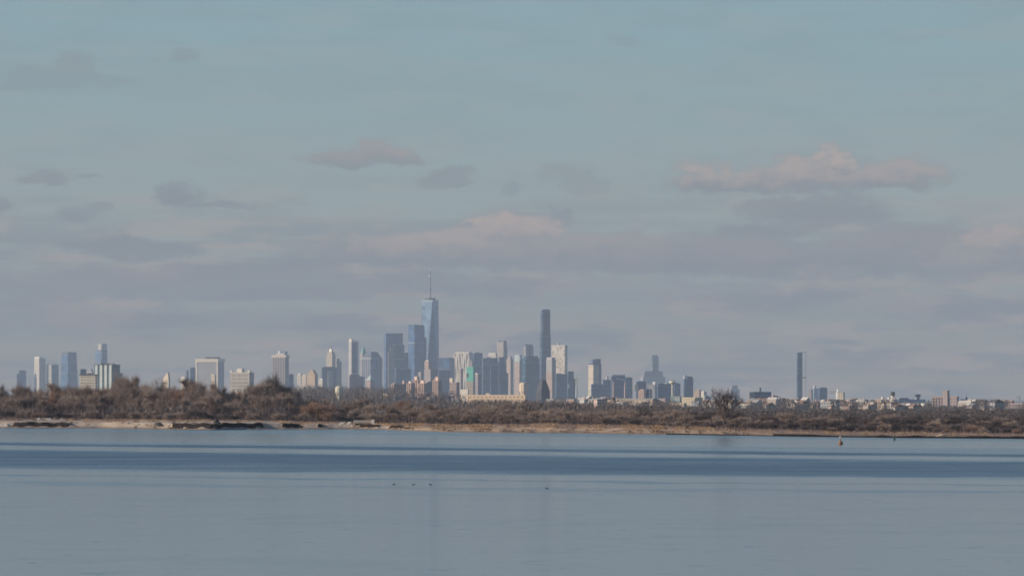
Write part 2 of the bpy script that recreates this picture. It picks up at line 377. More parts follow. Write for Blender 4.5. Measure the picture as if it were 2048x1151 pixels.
# ------------------------------------------------------------------ buildings
class B:
    """a building seen across one corner: left face spans photo columns x0..xs, right face xs..x1, top at row yt, D metres away"""
    def __init__(s, name, label, x0, x1, yt, D, m, xs=None, b=None, cat='tower', group=None, tx=0.0, ty=0.0, body='body', dz=0.0, depth=None):
        w = x1-x0
        if xs is None: xs = x0+0.07*w; b = b or 11
        b = math.radians(b or 35)
        s.D = D; s.b = b
        L = max(0.3, xs-x0)*D/F; R = max(0.3, x1-xs)*D/F
        s.l = L/math.sin(b); s.r = R/math.cos(b)
        if depth: s.l = depth
        s.base = land_z(X(xs, D), D)-1.0+dz
        s.h = Zp(yt, D)-s.base
        s.root = empty(name, (X(xs, D), D, s.base), b)
        tag(s.root, label, cat, group)
        s.m = m
        s.body = None
        if body:
            s.body = obj(body, box_v(0, s.r, 0, s.l, 0, s.h, tx*s.r, ty*s.l), BOXF, m, s.root)
    def z(s, py): return Zp(py, s.D)-s.base
    def px(s, n): return n*s.D/F
    def box(s, name, fx0, fx1, fy0, fy1, y0, y1, m, tx=0.0, ty=0.0, out=0.0, parent=None):
        """block by fractions of the right face (fx) and left face (fy), rows y0 (bottom) .. y1 (top)"""
        e = out
        v = box_v(fx0*s.r-e, fx1*s.r+e, fy0*s.l-e, fy1*s.l+e, s.z(y0), s.z(y1), tx*s.r, ty*s.l)
        return obj(name, v, BOXF, m, parent or s.root)
    def roof(s, name, fx0, fx1, yt, m, yb=None, fy0=0.2, fy1=0.8, **k):
        zb = s.h-0.3
        v = box_v(fx0*s.r, fx1*s.r, fy0*s.l, fy1*s.l, zb if yb is None else s.z(yb), s.z(yt), k.get('tx', 0)*s.r, k.get('ty', 0)*s.l)
        return obj(name, v, BOXF, m, s.root)
    def parapet(s, m, t=1.0, h=1.6):
        v = [box_v(-t, s.r+t, -t, s.l+t, s.h-h, s.h+0.6)]
        return obj('parapet', v[0], BOXF, m, s.root)
    def piers(s, face, n, frac, dep, m, y0, y1, name='pier', f0=0.0, f1=1.0):
        W = s.r if face == 'R' else s.l
        step = (f1-f0)*W/n; w = step*frac; me = None
        z0, z1 = s.z(y0), s.z(y1)
        for k in range(n):
            a = f0*W+step*(k+0.5)
            if me is None:
                v = box_v(-w/2, w/2, -dep, 0.02, z0, z1) if face == 'R' else box_v(-dep, 0.02, -w/2, w/2, z0, z1)
                o = obj(name, v, BOXF, m, s.root); me = o.data
            else:
                o = bpy.data.objects.new(name, me); COL.objects.link(o); o.parent = s.root
            o.location = (a, 0, 0) if face == 'R' else (0, a, 0)
    def bands(s, rows, m, t=0.4, h=1.2, name='floor_band'):
        for y in rows:
            z = s.z(y); obj(name, box_v(-t, s.r+t, -t, s.l+t, z-h/2, z+h/2), BOXF, m, s.root)
    def mast(s, fx, fy, yt, rad, m, name='mast', yb=None):
        z0 = s.h-0.2 if yb is None else s.z(yb)
        v, f = lathe([(rad, z0), (rad, (z0+s.z(yt))/2), (rad*0.5, s.z(yt))], 6)
        v = [(a+fx*s.r, c+fy*s.l, d) for a, c, d in v]
        return obj(name, v, f, m, s.root)
    def windows(s, face, cols, rows, m, y0, y1, wf=0.5, hf=0.5, f0=0.05, f1=0.95):
        W = s.r if face == 'R' else s.l
        z0, z1 = s.z(y0), s.z(y1); me = None
        cw = (f1-f0)*W/cols; ch = (z1-z0)/rows
        for i in range(cols):
            for j in range(rows):
                if me is None:
                    a, c = cw*wf/2, ch*hf/2
                    v = box_v(-a, a, -0.12, 0.2, -c, c) if face == 'R' else box_v(-0.12, 0.2, -a, a, -c, c)
                    o = obj('window', v, BOXF, m, s.root); me = o.data
                else:
                    o = bpy.data.objects.new('window', me); COL.objects.link(o); o.parent = s.root
                q = f0*W+cw*(i+0.5); zz = z0+ch*(j+0.5)
                o.location = (q, 0, zz) if face == 'R' else (0, q, zz)

M_ROOF = mat('roof_dark', (0.07, 0.07, 0.075), 0.9, 0.2)
M_WHITE = mat('white_metal', (0.78, 0.77, 0.74), 0.6, 0.3, 0.05)
M_CREAM = mat('cream_plain', CREAM, 0.8, 0.2, 0.08)
M_PALE = mat('pale_plain', PALE, 0.8, 0.2, 0.08)
M_GREYP = mat('grey_plain', GREY, 0.8, 0.2, 0.08)
M_STEEL = mat('steel', (0.26, 0.29, 0.33), 0.45, 0.4, 0.08)
M_COPPER = mat('copper_green', (0.22, 0.46, 0.37), 0.7, 0.3, 0.12)
M_WIN = mat('window_glass', (0.04, 0.05, 0.07), 0.2, 0.5, 0.2)
M_BRICKP = mat('brick_plain', PINK, 0.9, 0.2, 0.1)

JC, NY, DB, MB, NB = 20000.0, 18000.0, 15500.0, 9500.0, 5600.0   # distances of the far groups of towers

# -- towers over the western end of the island
t = B('tower', 'small blue box tower farthest left on the skyline', 32.5, 52, 747, JC, glassy()); t.roof('penthouse', 0.25, 1.0, 740, glassy(GL_D))
t = B('tower', 'cream sided tower with rounded shoulder, tallest of the left edge pair', 67, 90, 716, JC, stone(PALE), xs=78.5, b=40)
t.roof('crown', 0.0, 0.55, 713, M_PALE, fy0=0.0, fy1=1.0, tx=0.08)
t = B('tower', 'narrow cream tower just left of the wide tapered glass tower', 92, 104.5, 729, JC, stone(PALE), xs=103, b=62)
t.roof('penthouse', 0.2, 0.8, 727, M_GREYP)
t = B('tower', 'low blue block leaning against the wide tapered glass tower', 103, 117, 729, JC, glassy(GL_T)); t.roof('penthouse', 0.3, 0.7, 727.5, M_STEEL)
t = B('glass_tower', 'wide blue glass tower tapering upward with dark flat crown', 117, 156, 709, JC-200, glassy(), xs=135, b=42, tx=0.12, ty=0.12)
t.box('crown', 0.12, 0.88, 0.12, 0.88, 709.3, 703.5, mat('crown_steel', (0.11, 0.14, 0.18), 0.5, 0.4)); t.bands([745], M_STEEL, 0.2, 2.0)
t = B('apartment_block', 'small blue block peeking over the cream brick block', 160, 173, 738, 11500, glassy(GL_B, SLATE)); t.roof('bulkhead', 0.3, 0.6, 736.5, M_GREYP)
t = B('apartment_block', 'grey block between cream brick block and green ribbed tower', 172, 187, 741, 11400, stone(LGREY), xs=184, b=60); t.roof('bulkhead', 0.1, 0.9, 736.8, M_STEEL)
t = B('brick_block', 'cream brick block with dark roof edge behind left thicket', 158.5, 194, 748.5, 9000, stone((0.60, 0.52, 0.38)), xs=191, b=66, cat='building')
t.parapet(M_ROOF, 0.6, 2.2); t.roof('bulkhead', 0.2, 0.8, 745.5, M_ROOF, fy0=0.35, fy1=0.6); t.windows('L', 7, 6, M_WIN, 785, 751, 0.4, 0.4)
t = B('ribbed_tower', 'green grey tower with four pale vertical ribs behind left trees', 187, 238, 729, 9500, glassy((0.05, 0.085, 0.085), (0.15, 0.18, 0.18)), xs=226, b=64)
t.piers('L', 4, 0.52, 1.6, mat('rib_pale', (0.56, 0.61, 0.58), 0.7), 800, 729.5, 'rib')
t.parapet(M_ROOF, 0.5, 2.2); t.roof('bulkhead', 0.3, 0.8, 726, M_ROOF); t.mast(0.2, 0.72, 719.5, 1.6, M_STEEL, 'water_tank'); t.roof('stair_house', 0.0, 0.4, 727, M_GREYP, fy0=0.0, fy1=0.15)
t = B('stepped_tower', 'tall slender tower with cream slab and blue side left of centre', 188.5, 214, 699, JC-100, glassy(GL_B, (0.33, 0.35, 0.37)), xs=203, b=48, tx=0.03)
t.box('upper_slab', 0.03, 0.98, 0.05, 0.55, 699.5, 688, stone(PALE)); t.roof('crown', 0.3, 0.9, 686.6, M_STEEL, yb=688.3, fy0=0.1, fy1=0.4)
t = B('tower', 'tiny grey block right beside the green ribbed tower', 238, 245.5, 746, 11000, glassy()); t.roof('bulkhead', 0.3, 0.7, 745, M_GREYP)
# church with steep cream gable
r = B('gabled_church', 'cream gabled front rising to a peak above left trees', 325.5, 340, 757, 8000, M_CREAM, xs=337, b=60, cat='church')
v = [(0, 0, r.h), (r.r, 0, r.h), (r.r, r.l, r.h), (0, r.l, r.h), (0, 0.18*r.l, r.z(744)), (r.r, 0.18*r.l, r.z(744))]
obj('roof', v, [(0, 1, 5, 4), (3, 4, 5, 2), (0, 4, 3), (1, 2, 5)], M_CREAM, r.root); r.windows('L', 2, 1, M_WIN, 772, 760, 0.3, 0.5)
t = B('low_block', 'small cream rooftop block left of thin blue towers', 361, 372, 754, 9000, M_PALE, xs=370, b=65, cat='building'); t.roof('bulkhead', 0.2, 0.8, 752.3, M_WHITE)
t = B('tower', 'thin blue grey sliver tower left of broad cream slab', 372.5, 377, 741, NY, glassy(GL_D), xs=372.8, b=11); t.roof('bulkhead', 0.3, 0.7, 739.5, M_STEEL)
t = B('tower', 'dark blue block touching left side of broad cream slab', 380, 391, 735.5, NY, glassy(GL_D)); t.roof('bulkhead', 0.2, 0.8, 734, M_STEEL)
t = B('slab_tower', 'broad cream slab tower with overhanging pale crown and blue end wall', 390, 447, 723, NY-600, facade((0.44, 0.42, 0.41), GL_D, 3.8, 3.0, 0.6, 0.5), xs=436, b=63)
t.box('crown', 0, 1, 0, 1, 723.4, 717, M_CREAM, out=2.0); t.roof('mechanical_house', 0.1, 0.9, 713.5, M_ROOF, yb=717.5, fy0=0.15, fy1=0.6)
t.piers('L', 1, 1.0, 1.5, M_CREAM, 800, 723, 'corner_pier', 0.0, 0.06); t.piers('L', 1, 1.0, 1.5, M_CREAM, 800, 723, 'corner_pier', 0.93, 1.0)
t = B('low_block', 'small cream block in front of broad cream slab', 422, 432, 749, 8200, stone(CREAM), xs=430, b=65, cat='building'); t.roof('bulkhead', 0.2, 0.8, 746.5, M_PALE, fy0=0.6, fy1=0.9)
t = B('turreted_block', 'square cream block with corner turrets and central penthouse', 459.5, 507, 744, 9200, stone((0.60, 0.54, 0.44)), xs=499, b=66, cat='building')
t.roof('turret', -0.04, 0.3, 741, M_PALE, fy0=0.9, fy1=1.02); t.roof('turret', -0.04, 0.3, 740, M_PALE, fy0=-0.02, fy1=0.1); t.roof('penthouse', 0.1, 0.7, 736.5, M_PALE, fy0=0.42, fy1=0.68)
t.windows('L', 8, 5, M_WIN, 782, 747, 0.35, 0.4)
t = B('ribbed_tower', 'tower of pale vertical piers with flat cream cornice above trees', 543.5, 577, 714.5, NY-1500, glassy((0.055, 0.06, 0.085), (0.15, 0.14, 0.16)), xs=571, b=68)
t.piers('L', 8, 0.45, 2.0, mat('pier_pale', (0.55, 0.48, 0.45), 0.8), 800, 714, 'pier'); t.box('cornice', 0, 1, 0, 1, 714.8, 709, M_CREAM, out=1.6)
t.roof('white_tank', 0.1, 0.6, 701, M_WHITE, yb=709.2, fy0=0.42, fy1=0.58); t.roof('plant_house', 0.2, 0.9, 702, M_STEEL, yb=709.2, fy0=0.08, fy1=0.24); t.roof('roof_deck', 0.0, 0.9, 706.5, M_PALE, yb=709.2, fy0=0.12, fy1=0.7)
t = B('tower', 'low blue block right of pale ribbed tower', 577, 587, 748, 14000, glassy(GL_D)); t.roof('bulkhead', 0.3, 0.7, 746.7, M_STEEL)
t = B('low_block', 'pale yellow block leftmost of the sunlit jumble', 594, 604, 748, 12000, stone(PALE), xs=602, b=66, cat='building'); t.roof('bulkhead', 0.2, 0.7, 746, M_PALE)
t = B('low_block', 'tan block in the middle of the sunlit jumble', 603, 614, 750.5, 11800, stone(CREAM), xs=612, b=62, cat='building'); t.roof('bulkhead', 0.2, 0.7, 748.5, M_CREAM)
t = B('stepped_block', 'peach stepped block at right end of the sunlit jumble', 613, 635, 747, 11500, stone((0.62, 0.47, 0.33)), xs=630, b=60, cat='building')
t.roof('upper_storey', 0.0, 0.9, 742, stone((0.62, 0.47, 0.33)), fy0=0.15, fy1=0.75); t.roof('bulkhead', 0.1, 0.8, 739, M_BRICKP, yb=742.3, fy0=0.3, fy1=0.6)
t = B('low_block', 'long low pale roof below the sunlit jumble', 598, 641, 773, 9500, stone(LGREY), xs=634, b=68, cat='building'); t.roof('bulkhead', 0.1, 0.8, 771.5, M_PALE, fy0=0.2, fy1=0.35); t.roof('bulkhead', 0.1, 0.8, 770.5, M_PALE, fy0=0.55, fy1=0.7)
t = B('low_block', 'small white block below the notched dark blue tower', 637, 648, 758, 9800, stone(PALE), xs=645, b=62, cat='building'); t.roof('bulkhead', 0.2, 0.8, 756.5, M_WHITE)

# -- lower manhattan
t = B('notched_tower', 'dark blue tower with pale stepped bay in its middle', 642.5, 673, 734, NY-1200, glassy(GL_D, (0.10, 0.13, 0.18)), xs=644.5, b=12)
t.piers('R', 1, 0.9, 5.0, stone(LGREY), 800, 741, 'bay', f0=0.36, f1=0.70); t.piers('R', 1, 0.6, 7.0, stone(LGREY), 800, 750, 'lower_bay', f0=0.30, f1=0.78); t.roof('bulkhead', 0.1, 0.9, 732.8, M_STEEL)
t = B('setback_tower', 'cream stone skyscraper stepping up to a slim crowned peak', 652, 671, 712, NY, stone((0.62, 0.53, 0.41)), xs=664.5, b=52)
t.roof('upper_tier', 0.05, 0.9, 704, stone((0.62, 0.53, 0.41)), fy0=0.05, fy1=0.85); t.roof('crown', 0.2, 0.75, 697.5, stone(TAN), yb=704.3, fy0=0.2, fy1=0.7, tx=0.12, ty=0.12); t.mast(0.48, 0.45, 692.5, 2.2, M_STEEL, 'spire', 697.8)
t = B('tower', 'pinkish grey tower right behind the cream crowned skyscraper', 669, 683, 722, NY+100, stone((0.42, 0.38, 0.37)), xs=673, b=25); t.roof('upper_tier', 0.1, 0.7, 716.5, stone((0.42, 0.38, 0.37)))
t = B('framed_tower', 'tall slim tower, pale frame round a dark glass centre strip', 697, 717, 682.5, NY-300, facade((0.58, 0.55, 0.52), GL_D, 3.6, 3.0, 0.4, 0.35), xs=703, b=28)
t.piers('R', 1, 1.0, 0.8, glassy(GL_D, (0.09, 0.13, 0.19)), 745, 685.5, 'glass_strip', f0=0.05, f1=0.72); t.roof('corner_fin', 0.0, 0.2, 677.5, M_PALE, fy0=0.0, fy1=0.9)
t.roof('roof_sign', 0.35, 0.5, 679.5, M_WHITE, fy0=0, fy1=0.1); t.roof('roof_sign', 0.62, 0.75, 679.5, M_WHITE, fy0=0, fy1=0.1)
t = B('tower', 'squat purplish block at the foot of the pale framed tower', 695.5, 728, 752, 13500, stone((0.36, 0.31, 0.33)), xs=699, b=18); t.roof('upper_tier', 0.05, 0.7, 748, stone((0.42, 0.36, 0.37)))
t = B('spired_tower', 'slim stone tower with green copper pyramid roof', 720.5, 733, 706, NY+200, stone((0.50, 0.44, 0.40)), xs=725, b=35)
v = [(0, 0, t.h), (t.r, 0, t.h), (t.r, t.l, t.h), (0, t.l, t.h), (t.r*0.5, t.l*0.5, t.z(691))]; obj('copper_roof', v, [(0, 1, 4), (1, 2, 4), (2, 3, 4), (3, 0, 4)], M_COPPER, t.root)
t = B('piered_tower', 'broad grey tower with dark blue mansard roof and pale piers', 722, 764, 715.5, NY-400, glassy(GL_B, (0.24, 0.26, 0.29)), xs=742, b=42)
t.box('mansard_roof', 0.02, 0.98, 0.02, 0.98, 715.8, 702.8, mat('mansard', (0.09, 0.12, 0.17), 0.5, 0.4), tx=0.22, ty=0.22); t.piers('L', 5, 0.4, 1.8, M_GREYP, 800, 717, 'pier'); t.piers('R', 2, 0.22, 1.8, M_GREYP, 800, 717, 'pier', 0.5, 1.0); t.box('cornice', 0, 1, 0, 1, 717, 715.2, mat('cornice_grey', LGREY), out=1.2)
t = B('capped_tower', 'brick tower with pale green pyramid cap before the mansard tower', 732.5, 749, 760, 12500, stone((0.48, 0.35, 0.29)), xs=741, b=45)
v = [(-2, -2, t.h), (t.r+2, -2, t.h), (t.r+2, t.l+2, t.h), (-2, t.l+2, t.h), (t.r*0.5, t.l*0.5, t.z(749))]; obj('pyramid_cap', v, [(0, 1, 4), (1, 2, 4), (2, 3, 4), (3, 0, 4)], mat('cap_green', (0.45, 0.55, 0.50), 0.7), t.root)
t = B('glass_tower', 'wide flat topped blue glass tower left of tallest group', 767, 805.5, 667, NY+500, glassy(), xs=772, b=16); t.roof('parapet_band', 0.0, 1.0, 666, M_STEEL, fy0=0, fy1=1); t.bands([690, 720], M_STEEL, 0.3, 2.0)
t = B('stepped_tower', 'grey tower with pinkish stepped left shoulder before wide blue tower', 788, 808.8, 689.5, NY-700, glassy((0.07, 0.10, 0.12), (0.27, 0.30, 0.31)), xs=789, b=10)
t.box('left_wing', -0.62, 0.02, 0.05, 0.9, 800, 703, stone((0.46, 0.40, 0.385))); t.box('upper_wing', -0.4, 0.02, 0.1, 0.8, 703.2, 693.5, stone((0.46, 0.41, 0.39))); t.bands([718], M_PALE, 0.5, 1.6); t.roof('parapet_band', -0.1, 1.0, 688.6, M_PALE, fy0=0, fy1=1)
t = B('glass_block', 'pale blue low glass building at foot of grey stepped tower', 789, 822, 738, 15500, glassy((0.06, 0.11, 0.16))); t.roof('canopy', 0, 1, 736.5, M_STEEL, fy0=0, fy1=1); t.piers('R', 6, 0.12, 1.0, M_STEEL, 790, 738, 'mullion')
t = B('tower', 'plain dark blue tower between grey and notched glass towers', 808, 827, 705.5, NY, glassy(GL_D, (0.08, 0.12, 0.18))); t.roof('bulkhead', 0.1, 0.9, 704.5, M_STEEL)
t = B('glass_tower', 'tall dark blue glass tower with notched top beside spire tower', 816, 849, 653, NY-200, glassy(GL_B, (0.12, 0.16, 0.22)), xs=829, b=30)
t.roof('crown_block', 0.0, 0.42, 649, glassy(GL_D), fy0=0.05, fy1=1.0); t.roof('crown_block', 0.5, 1.0, 649.5, glassy(GL_D), fy0=0.05, fy1=1.0); t.bands([685], mat('band_pale', (0.45, 0.5, 0.55), 0.4), 0.6, 2.2)
t.box('right_shoulder', 1.0, 1.24, 0.1, 0.9, 800, 674.5, glassy(GL_D, (0.12, 0.16, 0.22)))

def spire_tower():
    D = NY; base = land_z(X(860, D), D)-1
    root = empty('spire_tower', (X(860.2, D), D, base)); tag(root, 'tallest tower, faceted blue glass tapering to a slender white tipped spire', 'skyscraper')
    z = lambda py: Zp(py, D)-base
    Rt = 17.2*D/F; Rb = Rt*1.22; a0 = math.radians(-90+17)
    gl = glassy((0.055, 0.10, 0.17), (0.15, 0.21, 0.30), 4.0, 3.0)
    gl_lit = glassy((0.15, 0.21, 0.26), (0.36, 0.42, 0.46), 4.0, 3.0)  # lighter copy of the glass: sky reflection and sun painted into these facets
    zb = 55.0; zt = z(601)
    bot = [(Rb*math.cos(a0+math.radians(45+90*k)), Rb*math.sin(a0+math.radians(45+90*k)), zb) for k in range(4)]
    top = [(Rt*math.cos(a0+math.radians(90*k)), Rt*math.sin(a0+math.radians(90*k)), zt) for k in range(4)]
    V = bot+top; Fc = []
    for k in range(4):
        Fc.append((k, (k+1) % 4, 4+(k+1) % 4)); Fc.append((4+k, k, 4+(k+1) % 4))
    up = obj('shaft', V, [f for i, f in enumerate(Fc) if i % 2 == 0]+[(4, 5, 6, 7)], gl, root)
    obj('tapered_facet', V, [f for i, f in enumerate(Fc) if i % 2 == 1], gl_lit, root)
    pv = [(x, y, 0) for x, y, _ in bot]+[(x, y, zb) for x, y, _ in bot]
    obj('podium', pv, BOXF[:1]+[(0, 1, 5, 4), (1, 2, 6, 5), (2, 3, 7, 6), (3, 0, 4, 7)], gl, root)
    v = [(x*1.01, y*1.01, zt-6) for x, y, _ in top]+[(x*1.01, y*1.01, zt+2.5) for x, y, _ in top]; obj('parapet', v, BOXF, mat('parapet_pale', (0.42, 0.48, 0.53), 0.4, 0.4), root)
    f, g_ = lathe([(21, zt), (21, z(595.8))], 16); obj('antenna_ring', f, g_, mat('ring_dark', (0.11, 0.13, 0.16), 0.6), root)
    f, g_ = lathe([(3.4, z(596)), (3.0, z(577)), (2.2, z(553)), (1.2, z(541))], 8); obj('spire', f, g_, M_STEEL, root)
    f, g_ = lathe([(4.2, z(579)), (4.2, z(577))], 8); obj('spire_collar', f, g_, mat('ring_dark', (0.1, 0.1, 0.1)), root)
    f, g_ = lathe([(1.5, z(554.5)), (4.2, z(553)), (4.2, z(551.2)), (1.5, z(550))], 8); obj('beacon', f, g_, M_WHITE, root)
    f, g_ = lathe([(0.8, z(541)), (2.6, z(540)), (2.6, z(538.8)), (0.5, z(538))], 8); obj('beacon', f, g_, M_WHITE, root)
spire_tower()

t = B('tower', 'blue glass block right of spire tower foot', 878, 909, 715.5, NY-900, glassy(GL_B, (0.12, 0.17, 0.23)), xs=899, b=70); t.roof('bulkhead', 0.1, 0.9, 714.5, M_STEEL); t.bands([738], M_STEEL, 0.4, 2)
t = B('tower', 'low broad blue block in front of the spire tower', 876, 900, 740, NY-1500, glassy(GL_D, (0.11, 0.15, 0.22)), xs=878, b=14); t.roof('bulkhead', 0.3, 0.7, 738.5, M_STEEL)
t = B('church_tower', 'tan stone tower with pale belfry below the spire tower', 848, 876, 738, 13500, stone((0.42, 0.36, 0.33)), xs=861, b=45)
t.roof('belfry', 0.0, 0.42, 722, stone(PINK), fy0=0.3, fy1=0.95); t.roof('lantern', 0.05, 0.36, 719.8, M_CREAM, yb=722.3, fy0=0.4, fy1=0.85)
t = B('tower', 'slim pale stone stub left of the tan belfry tower', 836, 846, 745, 12800, stone((0.45, 0.40, 0.38)), xs=842, b=55); t.roof('bulkhead', 0.1, 0.8, 743.5, M_CREAM)

# wavy steel apartment tower
t = B('rippled_tower', 'tall cream tower with rippled vertical folds left of green netting', 907, 946, 706, NY-600, stone((0.60, 0.56, 0.50), 0.3, 0.35), xs=939, b=60)
for k in range(7):
    w = t.l/7.0; V, Fc = [], []
    zs = [t.z(800)+(t.z(705.5)-t.z(800))*j/24 for j in range(25)]
    for j, zz in enumerate(zs):
        o_ = 1.6+1.5*math.sin(j*0.55+k*2.1); c = w*(k+0.5)+0.9*math.sin(j*0.4+k)
        V += [(0.2, c-w*0.34, zz), (-o_, c-w*0.2, zz), (-o_, c+w*0.2, zz), (0.2, c+w*0.34, zz)]
    for j in range(24):
        for q in range(3): Fc.append((4*j+q, 4*j+4+q, 4*j+5+q, 4*j+1+q))
    obj('steel_fold', V, Fc, mat('fold', (0.62, 0.57, 0.50), 0.5, 0.4), t.root)
t.roof('crown', 0.05, 0.95, 703.5, M_PALE, fy0=0.05, fy1=0.95); t.roof('roof_stub', 0.2, 0.8, 702.2, M_GREYP, yb=703.8, fy0=0.4, fy1=0.5)
t = B('pier_tower', 'slim tan chimney like tower before the rippled cream tower', 917, 926, 737, 12000, stone((0.50, 0.42, 0.36)), xs=922, b=55); t.mast(0.5, 0.5, 723, 1.4, M_GREYP)
t = B('netted_tower', 'tower under construction wrapped in bright turquoise netting', 933, 950, 733, 11500, mat('netting', (0.13, 0.47, 0.385), 0.8, 0.2, 0.3, 0.12), xs=946.5, b=62)
t.roof('bare_top', 0.1, 0.9, 723.5, stone((0.40, 0.37, 0.36)), fy0=0.15, fy1=0.75); t.box('dark_gap', -0.06, 0.0, 0.72, 0.98, 754, 746, M_ROOF); t.box('lower_storeys', 0.02, 0.98, 0.02, 0.98, 800, 762, stone(TAN), out=0.5); t.roof('mast_head', 0.3, 0.6, 719, M_GREYP, yb=723.8, fy0=0.3, fy1=0.5)
t = B('tower', 'small brick and grey pair of lifts right of turquoise netting', 949, 962, 748, 11800, stone((0.36, 0.32, 0.32)), xs=956, b=45); t.roof('bulkhead', 0.0, 0.9, 745.5, M_CREAM)
t = B('tower', 'grey blue tower directly behind turquoise netting', 946, 965, 705.5, DB+1200, glassy(GL_B, SLATE), xs=948, b=14); t.roof('bulkhead', 0.2, 0.7, 704.3, M_STEEL)
t = B('tower', 'blue grey mass with broad flat roof right of netting', 964, 998, 715.5, DB+800, glassy((0.05, 0.09, 0.13), (0.17, 0.20, 0.24)), xs=966, b=12); t.roof('bulkhead', 0.2, 0.5, 714, M_STEEL)
t = B('tower', 'darker blue block in front of the blue grey mass', 980, 1000, 731, DB, glassy(GL_D, (0.10, 0.15, 0.22)), xs=981.5, b=12); t.roof('bulkhead', 0.2, 0.9, 730, M_STEEL)
t = B('tower', 'cream topped block left of the tan tapered tower', 976, 995, 710, NY-300, stone(PALE), xs=992, b=64); t.roof('crown', 0.0, 1.0, 704.8, M_PALE, fy0=0.05, fy1=0.95)
t = B('tapered_tower', 'tan tower with dark right edge and battlement roof line', 993.5, 1013.8, 683, NY-200, stone((0.50, 0.44, 0.39)), xs=1007, b=52)
t.roof('corner_block', 0.0, 0.9, 680.6, M_STEEL, fy0=0.0, fy1=0.25); t.roof('corner_block', 0.0, 0.9, 680.8, M_STEEL, fy0=0.7, fy1=1.0); t.box('lower_wing', 0.9, 1.35, 0.1, 0.9, 800, 697, stone(GREY))
t = B('stepped_tower', 'dark blue tower stepping down on its right side', 997, 1009, 713.5, DB-200, glassy(GL_D, (0.11, 0.16, 0.22)), xs=998, b=11)
t.box('step', 1.0, 1.35, 0.1, 0.9, 800, 729, glassy(GL_D)); t.box('step', 1.35, 1.7, 0.15, 0.85, 800, 745, glassy(GL_D)); t.box('bright_bay', -0.15, 0.12, -0.2, 0.3, 723, 714, M_PALE)
t = B('setback_tower', 'slim cream and pink tower with pointed roof in the cluster', 1013, 1026.5, 719, DB+400, stone((0.56, 0.46, 0.38)), xs=1021, b=48)
v = [(0, 0, t.h), (t.r, 0, t.h), (t.r, t.l, t.h), (0, t.l, t.h), (t.r*0.5, t.l*0.5, t.z(709))]; obj('pointed_roof', v, [(0, 1, 4), (1, 2, 4), (2, 3, 4), (3, 0, 4)], mat('roof_pinkish', (0.40, 0.33, 0.32), 0.8), t.root); t.bands([724, 736], M_BRICKP, 0.5, 3.0)
t = B('banded_tower', 'pink and white banded tower left of the big teal block', 1029, 1044, 723, DB-100, stone((0.62, 0.49, 0.41)), xs=1039, b=55)
t.bands([730, 738, 746, 755], M_BRICKP, 0.5, 2.4, 'brick_band'); t.roof('glass_top', 0.0, 1.0, 709, mat('pale_teal', (0.45, 0.60, 0.60), 0.4, 0.4), fy0=0.0, fy1=0.98); t.roof('white_cube', 0.0, 0.5, 713.5, M_WHITE, yb=719, fy0=-0.1, fy1=0.3)
t = B('teal_block', 'big dark teal blue slab tower left of the tallest right tower', 1044, 1079, 716, DB-300, glassy((0.03, 0.07, 0.10), (0.07, 0.15, 0.19)), xs=1051, b=20)
t.roof('roof_house', 0.1, 0.92, 711.5, mat('roof_navy', (0.05, 0.08, 0.13), 0.6), fy0=0.05, fy1=0.95)
t = B('twin_tower', 'pair of blue grey shafts rising behind the teal slab', 1046.5, 1067, 692, NY-100, stone(GREY), xs=1052, b=25); t.roof('shaft', 0.05, 0.42, 688, glassy(GL_D)); t.roof('shaft', 0.6, 0.95, 688.3, glassy(GL_D)); t.box('dark_recess', 0.44, 0.58, -0.03, 0.1, 740, 692, M_ROOF)
t = B('tall_tower', 'tallest right hand tower, slim dark blue shaft with stepped top', 1081, 1100.5, 622, DB, glassy((0.035, 0.06, 0.10), (0.10, 0.13, 0.18)), xs=1085, b=22)
t.roof('crown', 0.08, 0.98, 618, glassy((0.03, 0.05, 0.08)), fy0=0.05, fy1=0.9); t.box('lower_wing', -0.1, 1.05, -0.05, 1.0, 800, 716, glassy((0.035, 0.06, 0.10), (0.10, 0.13, 0.18)), out=1.5); t.box('mid_wing', -0.04, 1.02, -0.02, 1.0, 716.3, 668, glassy((0.035, 0.06, 0.10), (0.10, 0.13, 0.18)), out=0.8); t.piers('R', 7, 0.2, 1.2, mat('pier_bronze', (0.13, 0.14, 0.17), 0.5), 668, 623, 'pier')
# white tower with speckled windows
def speckled():
    m = bpy.data.materials.new('speckled_facade'); m.use_nodes = True; g = NT(m.node_tree); b = g.n['Principled BSDF']
    p = g.sep(g.node('ShaderNodeTexCoord').outputs['Object'])
    u = g.m('FLOOR', g.m('DIVIDE', g.m('ADD', p[0], p[1]), 3.4)); v = g.m('FLOOR', g.m('DIVIDE', p[2], 4.0))
    wn = g.node('ShaderNodeTexWhiteNoise', noise_dimensions='2D'); g.put(wn.inputs['Vector'], g.xyz(u, v, 0))
    c = g.mix(g.m('LESS_THAN', wn.outputs[0], 0.32), (0.72, 0.66, 0.57), (0.40, 0.33, 0.27))
    g.put(b.inputs['Base Color'], c); b.inputs['Roughness'].default_value = 0.7
    return m
t = B('speckled_tower', 'white tower speckled with scattered windows right of tallest right tower', 1103, 1135, 690, DB-600, speckled(), xs=1129.5, b=64); t.parapet(M_PALE, 0.6, 2.5); t.roof('rooftop_dome', 0.2, 0.7, 685, M_GREYP, fy0=0.48, fy1=0.68, tx=0.1); t.box('lower_storeys', -0.02, 1.02, -0.02, 1.02, 800, 748, glassy(GL_D, SLATE), out=0.5)
